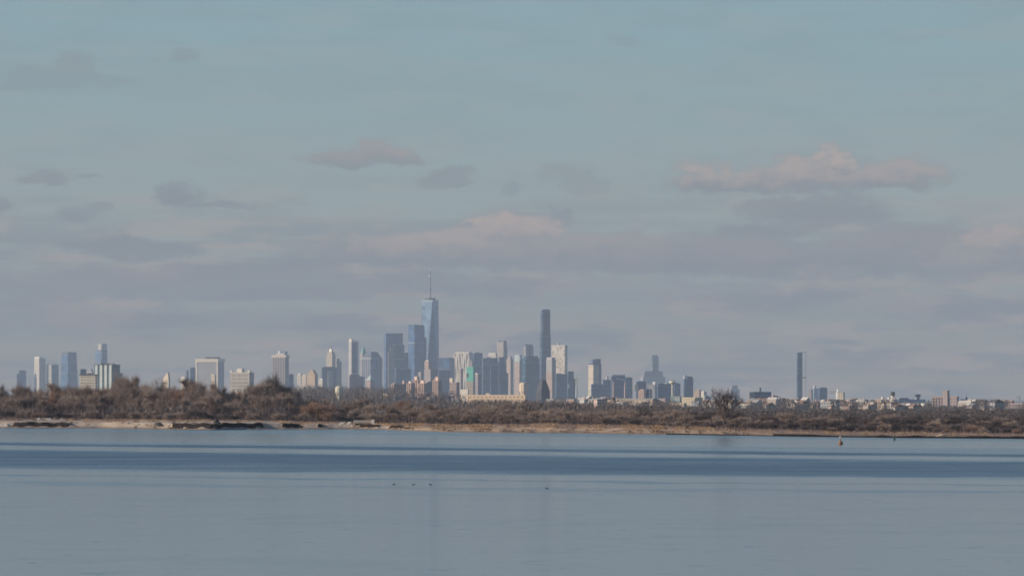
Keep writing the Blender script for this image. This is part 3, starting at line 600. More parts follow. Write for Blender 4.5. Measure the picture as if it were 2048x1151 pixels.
t = B('chamfered_tower', 'grey residential tower with pinkish base before speckled white tower', 1092.5, 1112, 718, DB-900, stone((0.48, 0.46, 0.44)), xs=1104, b=45); t.roof('upper_tier', 0.0, 0.9, 714, stone((0.50, 0.48, 0.46)), fy0=0.1, fy1=0.95, tx=0.08); t.box('pink_base', 0, 1, 0, 1, 800, 745, stone(PINK), out=0.4)
t = B('tower', 'blue block in front of the speckled white tower', 1111, 1135, 747, DB-1500, glassy((0.05, 0.09, 0.13), SLATE), xs=1112.5, b=12); t.roof('bulkhead', 0.1, 0.5, 745.8, M_STEEL)
t = B('stepped_tower', 'dark blue tower with sloping right side, right of speckled tower', 1134, 1148, 742, DB-1700, glassy(GL_D, (0.10, 0.14, 0.20)), xs=1136, b=16, tx=0.05); t.box('lower_step', 0.9, 1.35, 0.05, 0.95, 800, 756, glassy(GL_D, (0.10, 0.14, 0.20))); t.box('white_panel', 0.0, 0.3, -0.05, 0.0, 776, 768, M_WHITE)
t = B('bank_tower', 'dark bell shaped hip roofed block low in the centre', 1072, 1100, 781, 8000, stone((0.09, 0.085, 0.10)), xs=1083, b=40, cat='building')
t.roof('hip_roof', 0.0, 1.0, 759, mat('slate_roof', (0.06, 0.065, 0.08), 0.7), fy0=0.0, fy1=1.0, tx=0.3, ty=0.3); t.windows('L', 3, 2, M_WIN, 805, 785, 0.4, 0.5)
t = B('tower', 'tower with pale sunlit left wall and stepped blue right side', 1177, 1198, 729, DB-400, facade((0.66, 0.58, 0.45), GL_D, 3.6, 3.0, 0.3, 0.3), xs=1186.5, b=30); t.box('blue_wing', 0.02, 1.5, 0.1, 0.9, 800, 726.5, glassy(GL_D, (0.10, 0.14, 0.20)), out=0.3); t.box('upper_shaft', 0.72, 1.48, 0.2, 0.85, 726.8, 717, glassy(GL_D, (0.10, 0.14, 0.20))); t.box('pale_shaft', 0.1, 0.7, 0.25, 0.8, 726.8, 718.5, glassy((0.07, 0.10, 0.13), GREY))
t = B('tower', 'dark low block at foot of the stepped blue tower', 1182, 1207, 768, 13000, glassy(GL_D, SLATE)); t.roof('bulkhead', 0.1, 0.5, 766.5, M_STEEL)
# -- middle distance to the right of the cluster
t = B('tower', 'blue block beneath the leftmost white rooftop specks', 1205, 1224, 759, 13500, glassy((0.05, 0.09, 0.13), SLATE), xs=1206.5, b=12); t.roof('roof_tank', 0.4, 0.65, 752, M_PALE)
t = B('bridged_block', 'blue block with slanted pale roof frame between two brick stacks', 1222, 1251.5, 752, 12500, glassy(GL_D, (0.11, 0.16, 0.24)), xs=1224, b=12); t.roof('roof_frame', 0.05, 0.95, 749, M_STEEL, fy0=0.1, fy1=0.9)
v, f = merge([(box_v(0.3*t.r, 0.98*t.r, -1.5, -0.4, t.z(757), t.z(754)), BOXF)]); v = [(a, c, d-(a/t.r-0.3)*t.px(7)) for a, c, d in v]; obj('slanted_beam', v, f, mat('beam_pale', (0.55, 0.60, 0.64), 0.6), t.root)
t = B('tower', 'blue grey block right of the slanted roof frame', 1251, 1265, 755, 13000, glassy((0.05, 0.08, 0.12), SLATE), xs=1252, b=11); t.roof('bulkhead', 0.1, 0.8, 753.5, M_STEEL)
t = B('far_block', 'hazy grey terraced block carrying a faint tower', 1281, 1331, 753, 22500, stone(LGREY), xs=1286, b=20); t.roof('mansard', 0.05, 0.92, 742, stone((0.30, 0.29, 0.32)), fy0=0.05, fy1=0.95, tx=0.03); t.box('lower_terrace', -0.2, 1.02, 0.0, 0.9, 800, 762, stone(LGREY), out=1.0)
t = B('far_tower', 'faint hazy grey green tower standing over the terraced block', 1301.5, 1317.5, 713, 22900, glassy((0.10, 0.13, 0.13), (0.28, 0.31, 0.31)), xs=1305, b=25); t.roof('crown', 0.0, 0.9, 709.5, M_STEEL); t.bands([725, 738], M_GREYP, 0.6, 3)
t = B('tower', 'rounded blue block over the pink brick block', 1272, 1292, 763, 12000, glassy(GL_D, SLATE), xs=1273.5, b=12); t.roof('barrel_top', 0.1, 0.9, 761, M_STEEL, tx=0.15); t.box('cream_wall', -0.25, 0.15, -0.1, 0.0, 781, 769, M_CREAM)
t = B('brick_block', 'pink brick block with banded floors left of white lettered wall', 1276, 1291, 780, 8200, stone(PINK, 0.3, 0.4), xs=1288, b=66, cat='building'); t.bands([784, 789], M_BRICKP, 0.3, 0.8); t.roof('bulkhead', 0.1, 0.8, 777.5, M_BRICKP, fy0=0.1, fy1=0.7)
t = B('sign_block', 'dark block with white squiggled panels on its right edge', 1290.5, 1304, 778.5, 8000, stone((0.10, 0.11, 0.15)), xs=1291.5, b=13, cat='building')
for a, y in ((0.45, 783), (0.5, 788), (0.45, 793)): t.box('white_panel', a, a+0.38, -0.05, 0.0, y+1.5, y-1.6, M_WHITE)
t.roof('bulkhead', 0.2, 0.5, 776.5, M_GREYP)
t = B('tower', 'grey slab with pale right rim left of the broad blue slab', 1294, 1315, 768, 12500, stone(GREY), xs=1310, b=64); t.roof('white_tank', 0.2, 0.8, 763, M_WHITE, fy0=0.05, fy1=0.35)
t = B('slab_tower', 'broad dark blue slab left of the mushroom water tower', 1314, 1348, 767, 11500, glassy(GL_D, (0.10, 0.14, 0.22)), xs=1316, b=12); t.roof('white_vault', 0.5, 0.75, 765, M_WHITE); t.roof('bulkhead', 0.05, 0.3, 765.5, M_STEEL)
t = B('tower', 'blue block right behind the mushroom water tower', 1348, 1361, 766, 12500, glassy((0.05, 0.08, 0.12), SLATE), xs=1349, b=12); t.roof('bulkhead', 0.1, 0.6, 764.5, M_STEEL)
t = B('rounded_tower', 'dark blue tower with rounded right shoulder and white roof box', 1367.5, 1386.5, 757, 12500, glassy(GL_D, (0.09, 0.13, 0.20)), xs=1369, b=12)
t.roof('rounded_top', 0.05, 1.0, 752, glassy(GL_D), fy0=0.0, fy1=1.0, tx=0.14); t.roof('white_box', -0.05, 0.35, 750, M_WHITE, fy0=-0.1, fy1=0.5)
t = B('brick_block', 'peach stepped block right of the rounded dark blue tower', 1388, 1402, 781, 9500, stone((0.58, 0.43, 0.33)), xs=1399, b=62, cat='building'); t.roof('upper_storey', 0.0, 1.0, 778.5, stone((0.58, 0.43, 0.33)), fy0=0.0, fy1=0.6)
t = B('low_block', 'pale block just left of the lone big tree', 1402, 1414, 783, 9600, stone(PALE), xs=1408, b=50, cat='building'); t.roof('bulkhead', 0.1, 0.8, 781.5, M_PALE)
t = B('low_block', 'blue grey low block against left side of the lone tree', 1408, 1422, 792, 8500, stone((0.25, 0.30, 0.38)), xs=1410, b=14, cat='building'); t.roof('bulkhead', 0.1, 0.6, 790, M_GREYP)
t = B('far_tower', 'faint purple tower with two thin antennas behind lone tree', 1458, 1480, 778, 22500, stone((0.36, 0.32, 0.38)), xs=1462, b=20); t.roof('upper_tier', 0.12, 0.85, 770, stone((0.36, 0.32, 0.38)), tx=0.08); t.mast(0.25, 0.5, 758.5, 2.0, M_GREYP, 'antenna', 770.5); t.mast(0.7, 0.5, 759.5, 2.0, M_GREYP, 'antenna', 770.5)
t = B('office_block', 'wide dark blue office block with grey left wing and forked roof mast', 1507, 1543, 783, 7500, glassy(GL_D, (0.09, 0.14, 0.22)), xs=1509, b=12, cat='building')
t.box('grey_wing', -0.3, 0.0, 0.1, 0.9, 816, 783.5, stone(GREY)); t.roof('mast_base', 0.3, 0.42, 776, M_STEEL); t.mast(0.33, 0.4, 772.5, 0.9, M_STEEL, 'mast_arm'); t.mast(0.4, 0.4, 773.5, 0.9, M_STEEL, 'mast_arm'); t.bands([790, 797, 804], M_STEEL, 0.2, 0.8)
t = B('stepped_block', 'dusky pink stepped block right of wide dark blue office block', 1544, 1557, 790.5, 7600, stone((0.36, 0.23, 0.25)), xs=1546, b=14, cat='building'); t.box('lower_step', 1.0, 1.38, 0.0, 1.0, 818, 793, stone((0.36, 0.23, 0.25))); t.roof('bulkhead', 0.1, 0.4, 789.3, M_BRICKP)
t = B('slim_tower', 'lone slim dark blue tower standing apart on the right', 1593.5, 1605, 705, 13500, glassy((0.04, 0.07, 0.11), (0.11, 0.16, 0.22)), xs=1595.5, b=16)
t.roof('parapet_band', 0, 1, 704, M_STEEL, fy0=0, fy1=1); t.box('hoist_mast', 1.78, 1.84, 0.3, 0.4, 815, 703.5, M_STEEL); t.box('hoist_platform', 1.0, 1.85, 0.2, 0.5, 755.6, 753.8, M_ROOF); t.box('hoist_arm', 1.0, 1.85, 0.3, 0.4, 704.6, 703.6, M_STEEL)
t = B('tower', 'grey pink block right of the lone slim tower', 1617, 1626, 779, 10500, stone((0.36, 0.32, 0.33)), xs=1623, b=60); t.roof('bulkhead', 0.1, 0.8, 777.5, M_STEEL)
t = B('tower', 'pale hazy blue block left of the hip shouldered blue block', 1626, 1638, 776, 17000, glassy((0.10, 0.14, 0.17), LGREY), xs=1628, b=20); t.roof('mast_head', 0.1, 0.5, 770, M_PALE)
t = B('tower', 'blue block with chamfered shoulders right of lone slim tower', 1637, 1655, 777, 12500, glassy((0.05, 0.08, 0.13), SLATE), xs=1639, b=16); t.roof('chamfered_top', 0.0, 1.0, 774, glassy(GL_B, SLATE), fy0=0, fy1=1, tx=0.12)
t = B('stair_block', 'cream block with white stair tower and jutting dark balconies', 1673, 1690, 784, 7800, stone((0.55, 0.48, 0.38)), xs=1687, b=60, cat='building')
t.roof('stair_tower', 0.3, 0.9, 778, M_WHITE, fy0=0.78, fy1=1.0); t.box('stair_tower_base', -0.1, 0.5, 0.8, 1.02, 815, 783.5, M_WHITE)
for y in (782, 785.5): t.box('balcony', 0.0, 0.8, 1.0, 2.0, y+1, y, mat('balcony_dark', (0.12, 0.12, 0.13)))
t = B('stacks_block', 'low cream boiler house under three pale chimneys', 1760, 1791, 807, 6000, stone(PALE), xs=1784, b=64, cat='building')
def chimney(px, yt, D, label, dark=False, r=1.9):
    b0 = land_z(X(px, D), D)-1; root = empty('chimney', (X(px, D), D, b0)); tag(root, label, 'chimney', 'chimneys on the right skyline')
    z = lambda py: Zp(py, D)-b0
    v, f = lathe([(r*1.15, 0), (r, z(yt+10)), (r*0.92, z(yt))], 10); obj('shaft', v, f, M_PALE if not dark else M_PALE, root)
    if dark: v, f = lathe([(r*1.2, z(yt+8)), (r*1.2, z(yt))], 10); obj('dark_top', v, f, mat('soot', (0.07, 0.07, 0.07), 0.9), root)
    else: v, f = lathe([(r*1.06, z(yt+6)), (r*1.06, z(yt+5))], 10); obj('collar', v, f, M_GREYP, root)
chimney(1765.5, 793, 5950, 'pale chimney standing apart, leftmost of the three'); chimney(1778, 794, 5950, 'pale chimney in the middle of the three', r=2.0); chimney(1785.5, 783, 5950, 'tallest pale chimney with dark top, right of the three', True, 2.2)
t = B('arena', 'wide blue grey hall with boxes on its roof right of chimneys', 1793, 1852, 798, 6500, stone((0.24, 0.31, 0.38), 0.2, 0.3), xs=1797, b=12, cat='building')
t.roof('roof_block', 0.02, 0.4, 795, mat('hall_roof', (0.20, 0.26, 0.33), 0.8), fy0=0.1, fy1=0.9, tx=0.04); t.roof('roof_box', 0.66, 0.84, 788, mat('hall_box', (0.10, 0.13, 0.18), 0.8), yb=793); t.roof('box_legs', 0.69, 0.81, 793.2, M_STEEL); t.roof('pale_terrace', 0.55, 1.04, 806, M_PALE, yb=809, fy0=-0.5, fy1=0.0)
t = B('slab_block', 'large tan brick slab with taller lift core on the right', 1865, 1919.5, 793, 5800, stone((0.47, 0.37, 0.33), 0.3, 0.4), xs=1914, b=70, cat='building')
t.box('lift_core', -0.10, 0.6, 0.35, 0.56, 826, 781, stone((0.47, 0.38, 0.35), 0.2, 0.3)); t.box('core_edge', -0.13, 0.5, 0.34, 0.37, 826, 780.5, M_ROOF); t.roof('roof_rail', 0.3, 0.4, 778.5, M_STEEL, yb=781.3, fy0=0.54, fy1=0.56); t.parapet(M_BRICKP, 0.2, 1.0)
t.piers('L', 4, 0.06, 0.8, M_BRICKP, 826, 793.4, 'joint', 0.56, 1.0)
t = B('office_block', 'dark blue block with antenna right of tan brick slab', 1920, 1949.5, 797.5, 6200, glassy(GL_D, (0.08, 0.13, 0.20)), xs=1921.5, b=12, cat='building'); t.roof('mast_base', 0.35, 0.5, 793, M_STEEL); t.mast(0.43, 0.4, 788.5, 0.6, M_STEEL, 'antenna')
t = B('brick_block', 'pinkish block with dark upper storey at right picture edge', 2014, 2062, 806, 5400, stone((0.46, 0.35, 0.32)), xs=2056, b=66, cat='building'); t.roof('upper_storey', 0.1, 1.0, 799.5, stone((0.26, 0.29, 0.34)), fy0=0.0, fy1=0.62); t.roof('tank_room', 0.35, 0.6, 790.5, M_STEEL, yb=799.8, fy0=0.42, fy1=0.58)
t = B('low_block', 'reddish low block left of the pinkish edge block', 2015, 2031, 801, 6000, stone((0.42, 0.27, 0.24)), xs=2026, b=62, cat='building'); t.roof('bulkhead', 0.2, 0.7, 799.5, M_BRICKP)

# -- brick housing blocks below the spire tower
def project(label, x0, xs, x1, yt, D, c, heads, bays=3):
    t = B('brick_tower_block', label, x0, x1, yt, D, stone(c, 0.28, 0.4, 2.9, 3.0), xs=xs, b=48, cat='tower block', group='brick housing blocks below the spire tower')
    t.piers('L', bays, 0.42, 1.6, mat('bay_brick', (0.50, 0.36, 0.30), 0.9), yt+50, yt+0.4, 'bay')
    for a0, a1, y, mm in heads: t.roof('lift_house', 0.1, 0.8, y, mm, fy0=a0, fy1=a1)
    return t
M_PEACH = mat('peach', (0.70, 0.52, 0.42), 0.8, 0.2, 0.05)
project('brick tower block with plain dark right wall, leftmost of the housing blocks', 781.5, 789.5, 814, 767, 8600, (0.34, 0.26, 0.24), [(0.5, 0.8, 765.6, M_PEACH)], 2).roof('tank_house', 0.72, 0.98, 760.5, M_PEACH, fy0=0.0, fy1=0.3)
project('cream and brick tower block, second of the housing blocks', 813, 824, 829, 765.5, 8500, (0.42, 0.32, 0.27), [(0.3, 0.7, 762, M_PALE)])
project('tallest housing block with pale rooftop cube', 824, 838, 845, 759, 8700, (0.44, 0.34, 0.28), [(0.35, 0.75, 752.3, M_PEACH)], 4)
project('brick housing block with bright square rooftop house', 836, 850, 853, 766, 8300, (0.42, 0.31, 0.26), [(0.2, 0.72, 760, M_PEACH)], 4)
project('grey sided housing block fifth from left', 850, 855, 869, 763.5, 8800, (0.36, 0.31, 0.30), [(0.2, 0.6, 762, M_BRICKP)], 2)
project('housing block with sunlit cube, rightmost of the row', 865, 878, 884, 760.5, 8600, (0.40, 0.31, 0.28), [(0.2, 0.62, 753, M_PEACH), (0.75, 0.9, 757, M_BRICKP)], 4)
t = B('brick_block', 'tan brick block with pale lamp like top under rippled tower', 899, 919, 764, 9000, stone((0.46, 0.34, 0.29)), xs=913, b=55, cat='building'); t.roof('tank_house', 0.0, 0.7, 755.5, M_CREAM, fy0=0.6, fy1=1.0); t.windows('L', 4, 4, M_WIN, 790, 766, 0.35, 0.45)
t = B('low_block', 'dark blue grey low block before brick housing blocks', 787, 832, 793, 5600, stone((0.17, 0.19, 0.24)), xs=789, b=12, cat='building'); t.roof('bulkhead', 0.3, 0.4, 789, M_ROOF); t.roof('bulkhead', 0.82, 0.95, 791, M_STEEL); t.windows('R', 9, 1, mat('pale_window', (0.4, 0.42, 0.46), 0.5), 803, 796, 0.6, 0.35)
t = B('low_block', 'small square pale fronted house before dark woods', 766, 777, 786, 5800, stone(CREAM, 0.2, 0.3), xs=773.5, b=60, cat='building'); t.roof('roof_slab', -0.05, 1.05, 785, M_ROOF, fy0=-0.05, fy1=1.05)
t = B('low_block', 'pale low shed left of the small square house', 729, 741, 793, 5700, stone(PALE, 0.2, 0.3), xs=737, b=62, cat='building'); t.roof('roof_slab', -0.03, 1.03, 792, M_GREYP, fy0=-0.03, fy1=1.03)
t = B('low_block', 'grey flat roofed hall with pale dome lights, centre left', 850, 912, 797, 5500, stone((0.30, 0.31, 0.33)), xs=856, b=14, cat='building'); t.roof('roof_light', 0.05, 0.2, 793.5, M_PALE); t.roof('roof_light', 0.25, 0.48, 792, mat('teal_roof', (0.42, 0.50, 0.50))); t.roof('roof_slab', 0.5, 0.98, 791, mat('slab_grey', (0.26, 0.28, 0.33)))
v, f = lathe([(2.8, 0), (2.8, 4.5), (4.8, 9.5), (4.8, 14), (3.8, 16), (1.2, 17)], 12)
o = obj('storage_tank', v, f, mat('tank_cream', (0.55, 0.52, 0.40), 0.7)); o.location = (X(678.5, 5600), 5600, land_z(X(678.5, 5600), 5600)-1.0+2); tag(o, 'cream round tank with domed top before the hazy woods', 'tank')
# long cream warehouse
t = B('warehouse', 'long sunlit cream warehouse with tall left end, low centre', 934, 1053, 789, 5200, mat('warehouse_cream', (0.66, 0.52, 0.37), 0.85, 0.2, 0.06, 0.02), xs=1050.5, b=70, cat='building', depth=None)
t.box('end_tower', 0.05, 0.9, 0.99, 1.12, 830, 778, M_PALE); t.box('lower_wing', -0.25, 0.0, 0.0, 0.94, 830, 797.5, mat('wing_tan', (0.50, 0.40, 0.30), 0.85)); t.roof('roof_hatch', 0.1, 0.6, 786, M_CREAM, fy0=0.62, fy1=0.68)
t.windows('L', 14, 1, mat('brown_window', (0.24, 0.15, 0.11), 0.6), 795.5, 791.5, 0.42, 0.55, 0.02, 0.98)
t = B('low_block', 'pale low annex left of the long cream warehouse', 903, 922, 797, 5250, stone(LGREY), xs=918, b=66, cat='building'); t.roof('roof_slab', -0.02, 1.02, 796, M_GREYP, fy0=-0.02, fy1=1.02)
# round topped cream tank
v, f = lathe([(6.2, 0), (6.2, 2), (8.2, 7), (8.2, 19), (6.8, 22.5), (4.0, 23.5)], 8)
D = 9000; o = obj('water_tank', v, f, mat('tank_peach', (0.72, 0.58, 0.42), 0.7, 0.2, 0.04)); o.location = (X(1047.5, D), D, Zp(789, D)); tag(o, 'bright cream eight sided tank on legs left of dark hip roof', 'tank')
rt = empty('water_tower', (X(1047.5, D), D, land_z(X(1047.5, D), D)-1)); o.parent = rt; o.location = (0, 0, Zp(789, D)-rt.location.z); o.name = 'tank'
tag(rt, 'bright cream eight sided tank on legs left of dark hip roof', 'water tower')
for k in ('label', 'category'): del o[k]
for k in range(4):
    a = math.radians(45+90*k); obj('leg', box_v(5*math.cos(a)-0.6, 5*math.cos(a)+0.6, 5*math.sin(a)-0.6, 5*math.sin(a)+0.6, 0, o.location.z+0.5), BOXF, M_GREYP, rt)
# mushroom water tower
D = 8200; b0 = land_z(X(1344.5, D), D)-1; rt = empty('water_tower', (X(1344.5, D), D, b0)); tag(rt, 'mushroom shaped water tower with white bowl on slim stem', 'water tower')
z = lambda py: Zp(py, D)-b0
v, f = lathe([(2.2, z(768)), (5.2, z(765)), (5.4, z(762.5)), (3.0, z(760.5))], 14); obj('bowl', v, f, mat('bowl_yellow', (0.74, 0.70, 0.50), 0.6), rt)
v, f = lathe([(4.9, z(762.6)), (3.0, z(760.3)), (0.5, z(759.6))], 14); obj('cap', v, f, M_ROOF, rt)
v, f = lathe([(1.5, 0), (1.3, z(790)), (1.2, z(767))], 8); obj('stem', v, f, M_PALE, rt)
obj('pump_house', box_v(-2.6, 2.6, -2.6, 2.6, 0, z(791)), BOXF, mat('pump_green', (0.50, 0.60, 0.45), 0.8), rt)
def stack(px, yt, yb, D, label, m, r):
    b0 = land_z(X(px, D), D)-1; rt = empty('smokestack', (X(px, D), D, b0)); tag(rt, label, 'smokestack')
    z = lambda py: Zp(py, D)-b0
    v, f = lathe([(r*1.3, 0), (r, z((yt+yb)/2)), (r*0.85, z(yt+1))], 8); obj('shaft', v, f, m, rt)
    v, f = lathe([(r*1.0, z(yt+1)), (r*1.0, z(yt))], 8); obj('rim', v, f, M_GREYP, rt)
M_STACK = mat('stack_brick', (0.46, 0.36, 0.34), 0.9)
stack(1227, 762, 800, 7000, 'slim pinkish smokestack left of slanted roof frame', M_STACK, 1.3)
stack(1250, 764, 795, 7000, 'slim pinkish smokestack right of slanted roof frame', M_STACK, 1.2)
D = 6500; b0 = land_z(X(1153, D), D)-1; rt = empty('antenna_mast', (X(1153, D), D, b0)); tag(rt, 'pale blue mast with clustered panels right of the sloping tower', 'mast')
z = lambda py: Zp(py, D)-b0
v, f = lathe([(1.6, 0), (1.2, z(770)), (0.9, z(754))], 6); obj('pole', v, f, mat('mast_blue', (0.50, 0.58, 0.62), 0.6), rt)
for k, y in enumerate((757, 763, 770)):
    obj('panel', box_v(-2.2+k*0.6, 1.6, -1.3, -0.9, z(y+2), z(y-2)), BOXF, M_PALE, rt)

# -- low buildings and houses in rows
def low(label, x0, xs, x1, yt, D, c, roofc=None):
    t = B('low_block', label, x0, x1, yt, D, stone(c, 0.3, 0.4, 3.2, 3.6), xs=xs, b=62, cat='building'); t.roof('roof_slab', -0.02, 1.02, yt-0.9, roofc or M_GREYP, fy0=-0.02, fy1=1.02); return t
low('grey low row left of dark hip roofed block bottom', 1092, 1108, 1113, 798, 5200, GREY)
low('dark low shed with pink end, centre right', 1112, 1134, 1137, 797, 5100, (0.16, 0.16, 0.19), M_ROOF)
low('small pink house with dark windows right of the dark low shed', 1133, 1148, 1153, 798, 5000, PINK).windows('L', 3, 1, M_WIN, 808, 802, 0.4, 0.5)
low('dark low block with cream gable, right of the panel mast', 1155, 1174, 1182, 797, 5300, (0.20, 0.22, 0.27), M_PALE)
low('long pinkish low warehouse below the pink brick block', 1232, 1306, 1315, 797, 4900, (0.52, 0.42, 0.33), M_GREYP).windows('L', 9, 1, M_WIN, 806, 800, 0.5, 0.4)
low('white walled shed before the long pinkish warehouse', 1232, 1247, 1256, 804, 4600, (0.66, 0.64, 0.58), M_WHITE)
low('cream shed pair right of white walled shed', 1262, 1284, 1300, 804, 4650, (0.60, 0.50, 0.38), M_CREAM).windows('L', 3, 1, M_WIN, 812, 807, 0.5, 0.4)
low('pink house right of long pinkish warehouse', 1315, 1331, 1334, 797, 4900, (0.50, 0.36, 0.33)).windows('L', 3, 1, M_WIN, 805, 800, 0.4, 0.5)
low('tan low hall with pale roof line below mushroom tower', 1338, 1368, 1373, 806, 4600, TAN, M_PALE)
low('grey green low block right of mushroom tower stem', 1349, 1360, 1366, 793, 7000, (0.34, 0.38, 0.36))
low('long bright cream roofed shed left of lone tree', 1364, 1390, 1407, 795, 5800, (0.60, 0.50, 0.35), mat('roof_cream', (0.76, 0.68, 0.46), 0.8))
low('grey blue hall behind the lone tree foot', 1384, 1398, 1412, 802, 5000, (0.33, 0.34, 0.38))
HC = [((0.52, 0.50, 0.45), 'white'), ((0.48, 0.41, 0.33), 'cream'), ((0.56, 0.42, 0.36), 'pink'), ((0.40, 0.26, 0.21), 'brick red'), ((0.36, 0.36, 0.37), 'grey'), ((0.50, 0.41, 0.31), 'tan')]
RC = [mat('shingle_dark', (0.10, 0.09, 0.09), 0.9), mat('shingle_brown', (0.20, 0.13, 0.10), 0.9), mat('shingle_grey', (0.28, 0.28, 0.29), 0.9), mat('shingle_pale', (0.55, 0.52, 0.47), 0.9)]
ZONES = [(1160, 1235, 'small {} house in the low rows left of the two smokestacks'), (1405, 1500, 'small {} house in the low rows around the lone big tree'), (1500, 1600, 'small {} house in the low rows left of the lone slim tower'),
         (1600, 1700, 'small {} house in the low rows right of the lone slim tower'), (1690, 1800, 'small {} house in the low rows around the three chimneys'), (1790, 1870, 'small {} house in the low rows below the wide blue grey hall'),
         (1915, 2022, 'small {} house in the low rows right of the tan brick slab')]
HOUSE_MESH = {}
def house(px, D, k, rk, gable, w, dep, h, label):
    key = (k, rk, gable, w, dep, h)
    x = X(px, D); b0 = land_z(x, D)-0.4
    rt = empty('house', (x, D, b0), math.radians(RNG.choice((25, 35, 55, 62)))); tag(rt, label, 'house', label.split(' in the ')[0].replace('small', 'small')+'s in the '+label.split(' in the ')[1])
    if key not in HOUSE_MESH:
        wl = obj('wall', box_v(0, w, 0, dep, 0, h), BOXF, stone(HC[k][0], 0.32, 0.42, 3.0, 2.6), rt)
        if gable:
            v = [(-0.3, -0.3, h), (w+0.3, -0.3, h), (w+0.3, dep+0.3, h), (-0.3, dep+0.3, h), (w/2, -0.3, h+2.6), (w/2, dep+0.3, h+2.6)]
            rf = obj('roof', v, [(0, 4, 5, 3), (1, 2, 5, 4), (0, 1, 4), (2, 3, 5), (0, 3, 2, 1)], RC[rk], rt)
        else:
            rf = obj('roof', box_v(-0.25, w+0.25, -0.25, dep+0.25, h, h+0.7), BOXF, RC[rk], rt)
        ch = obj('chimney', box_v(w*0.7, w*0.7+0.9, dep*0.5, dep*0.5+0.9, h, h+3.2), BOXF, M_BRICKP, rf)
        HOUSE_MESH[key] = (wl.data, rf.data, ch.data)
    else:
        a, b, c = HOUSE_MESH[key]
        for nm, me in (('wall', a), ('roof', b)):
            o = bpy.data.objects.new(nm, me); COL.objects.link(o); o.parent = rt
        p = o; o = bpy.data.objects.new('chimney', c); COL.objects.link(o); o.parent = p
for a, b, lab in ZONES:
    n = int((b-a)/2.35)
    for i in range(n):
        px = a+(b-a)*(i+RNG.random())/n; D = RNG.choice((4300, 4900, 5500, 6000, 6600, 7200))+RNG.uniform(-150, 150)
        k = RNG.choices(range(6), (5, 4, 2, 2, 2, 2))[0]
        flat = 1788 < px < 1858
        if 1856 < px < 1924: continue
        w, dep = RNG.choice(((5, 8), (6, 9), (8, 10), (4, 7), (10, 7)))
        house(px, D, k, RNG.randrange(4), RNG.random() < 0.5, w, dep, 3.4 if flat else RNG.choice((3.6, 4.5, 5.5, 6.5, 7.5, 9.5)), lab.format(HC[k][1]))

# ------------------------------------------------------------------ vegetation
def twig_mat(name, c0, c1, rnd=0.25):
    m = bpy.data.materials.new(name); m.use_nodes = True; g = NT(m.node_tree); b = g.n['Principled BSDF']
    oc = g.node('ShaderNodeTexCoord').outputs['Object']
    ri = g.node('ShaderNodeObjectInfo').outputs['Random']
    c = g.mix(ri, c0, c1)
    c = g.mix(g.noise(oc, 0.9, 3), g.mix(1.0, c, (1-rnd,)*3, 'MULTIPLY'), g.mix(1.0, c, (1+rnd,)*3, 'MULTIPLY'))
    g.put(b.inputs['Base Color'], c); b.inputs['Roughness'].default_value = 0.9; b.inputs['Specular IOR Level'].default_value = 0.15
    return m
M_BARK = twig_mat('bark', (0.12, 0.095, 0.08), (0.16, 0.13, 0.11))
M_TWIG = twig_mat('bare_twigs', (0.19, 0.14, 0.118), (0.37, 0.30, 0.25))
M_RUST = twig_mat('rusty_twigs', (0.25, 0.165, 0.12), (0.32, 0.21, 0.15))
M_DARKT = twig_mat('dark_twigs', (0.075, 0.062, 0.064), (0.13, 0.105, 0.10))

def tube(V, Fc, p, q, r0, r1, n=4):
    p = np.array(p); q = np.array(q); d = q-p; d = d/(np.linalg.norm(d)+1e-9)
    a = np.cross(d, (0.3, 0.9, 0.2)); a /= np.linalg.norm(a)+1e-9; c = np.cross(d, a); o = len(V)
    for k in range(n):
        t_ = 2*math.pi*k/n; V.append(tuple(p+(a*math.cos(t_)+c*math.sin(t_))*r0))
    for k in range(n):
        t_ = 2*math.pi*k/n; V.append(tuple(q+(a*math.cos(t_)+c*math.sin(t_))*r1))
    for k in range(n): Fc.append((o+k, o+(k+1) % n, o+n+(k+1) % n, o+n+k))

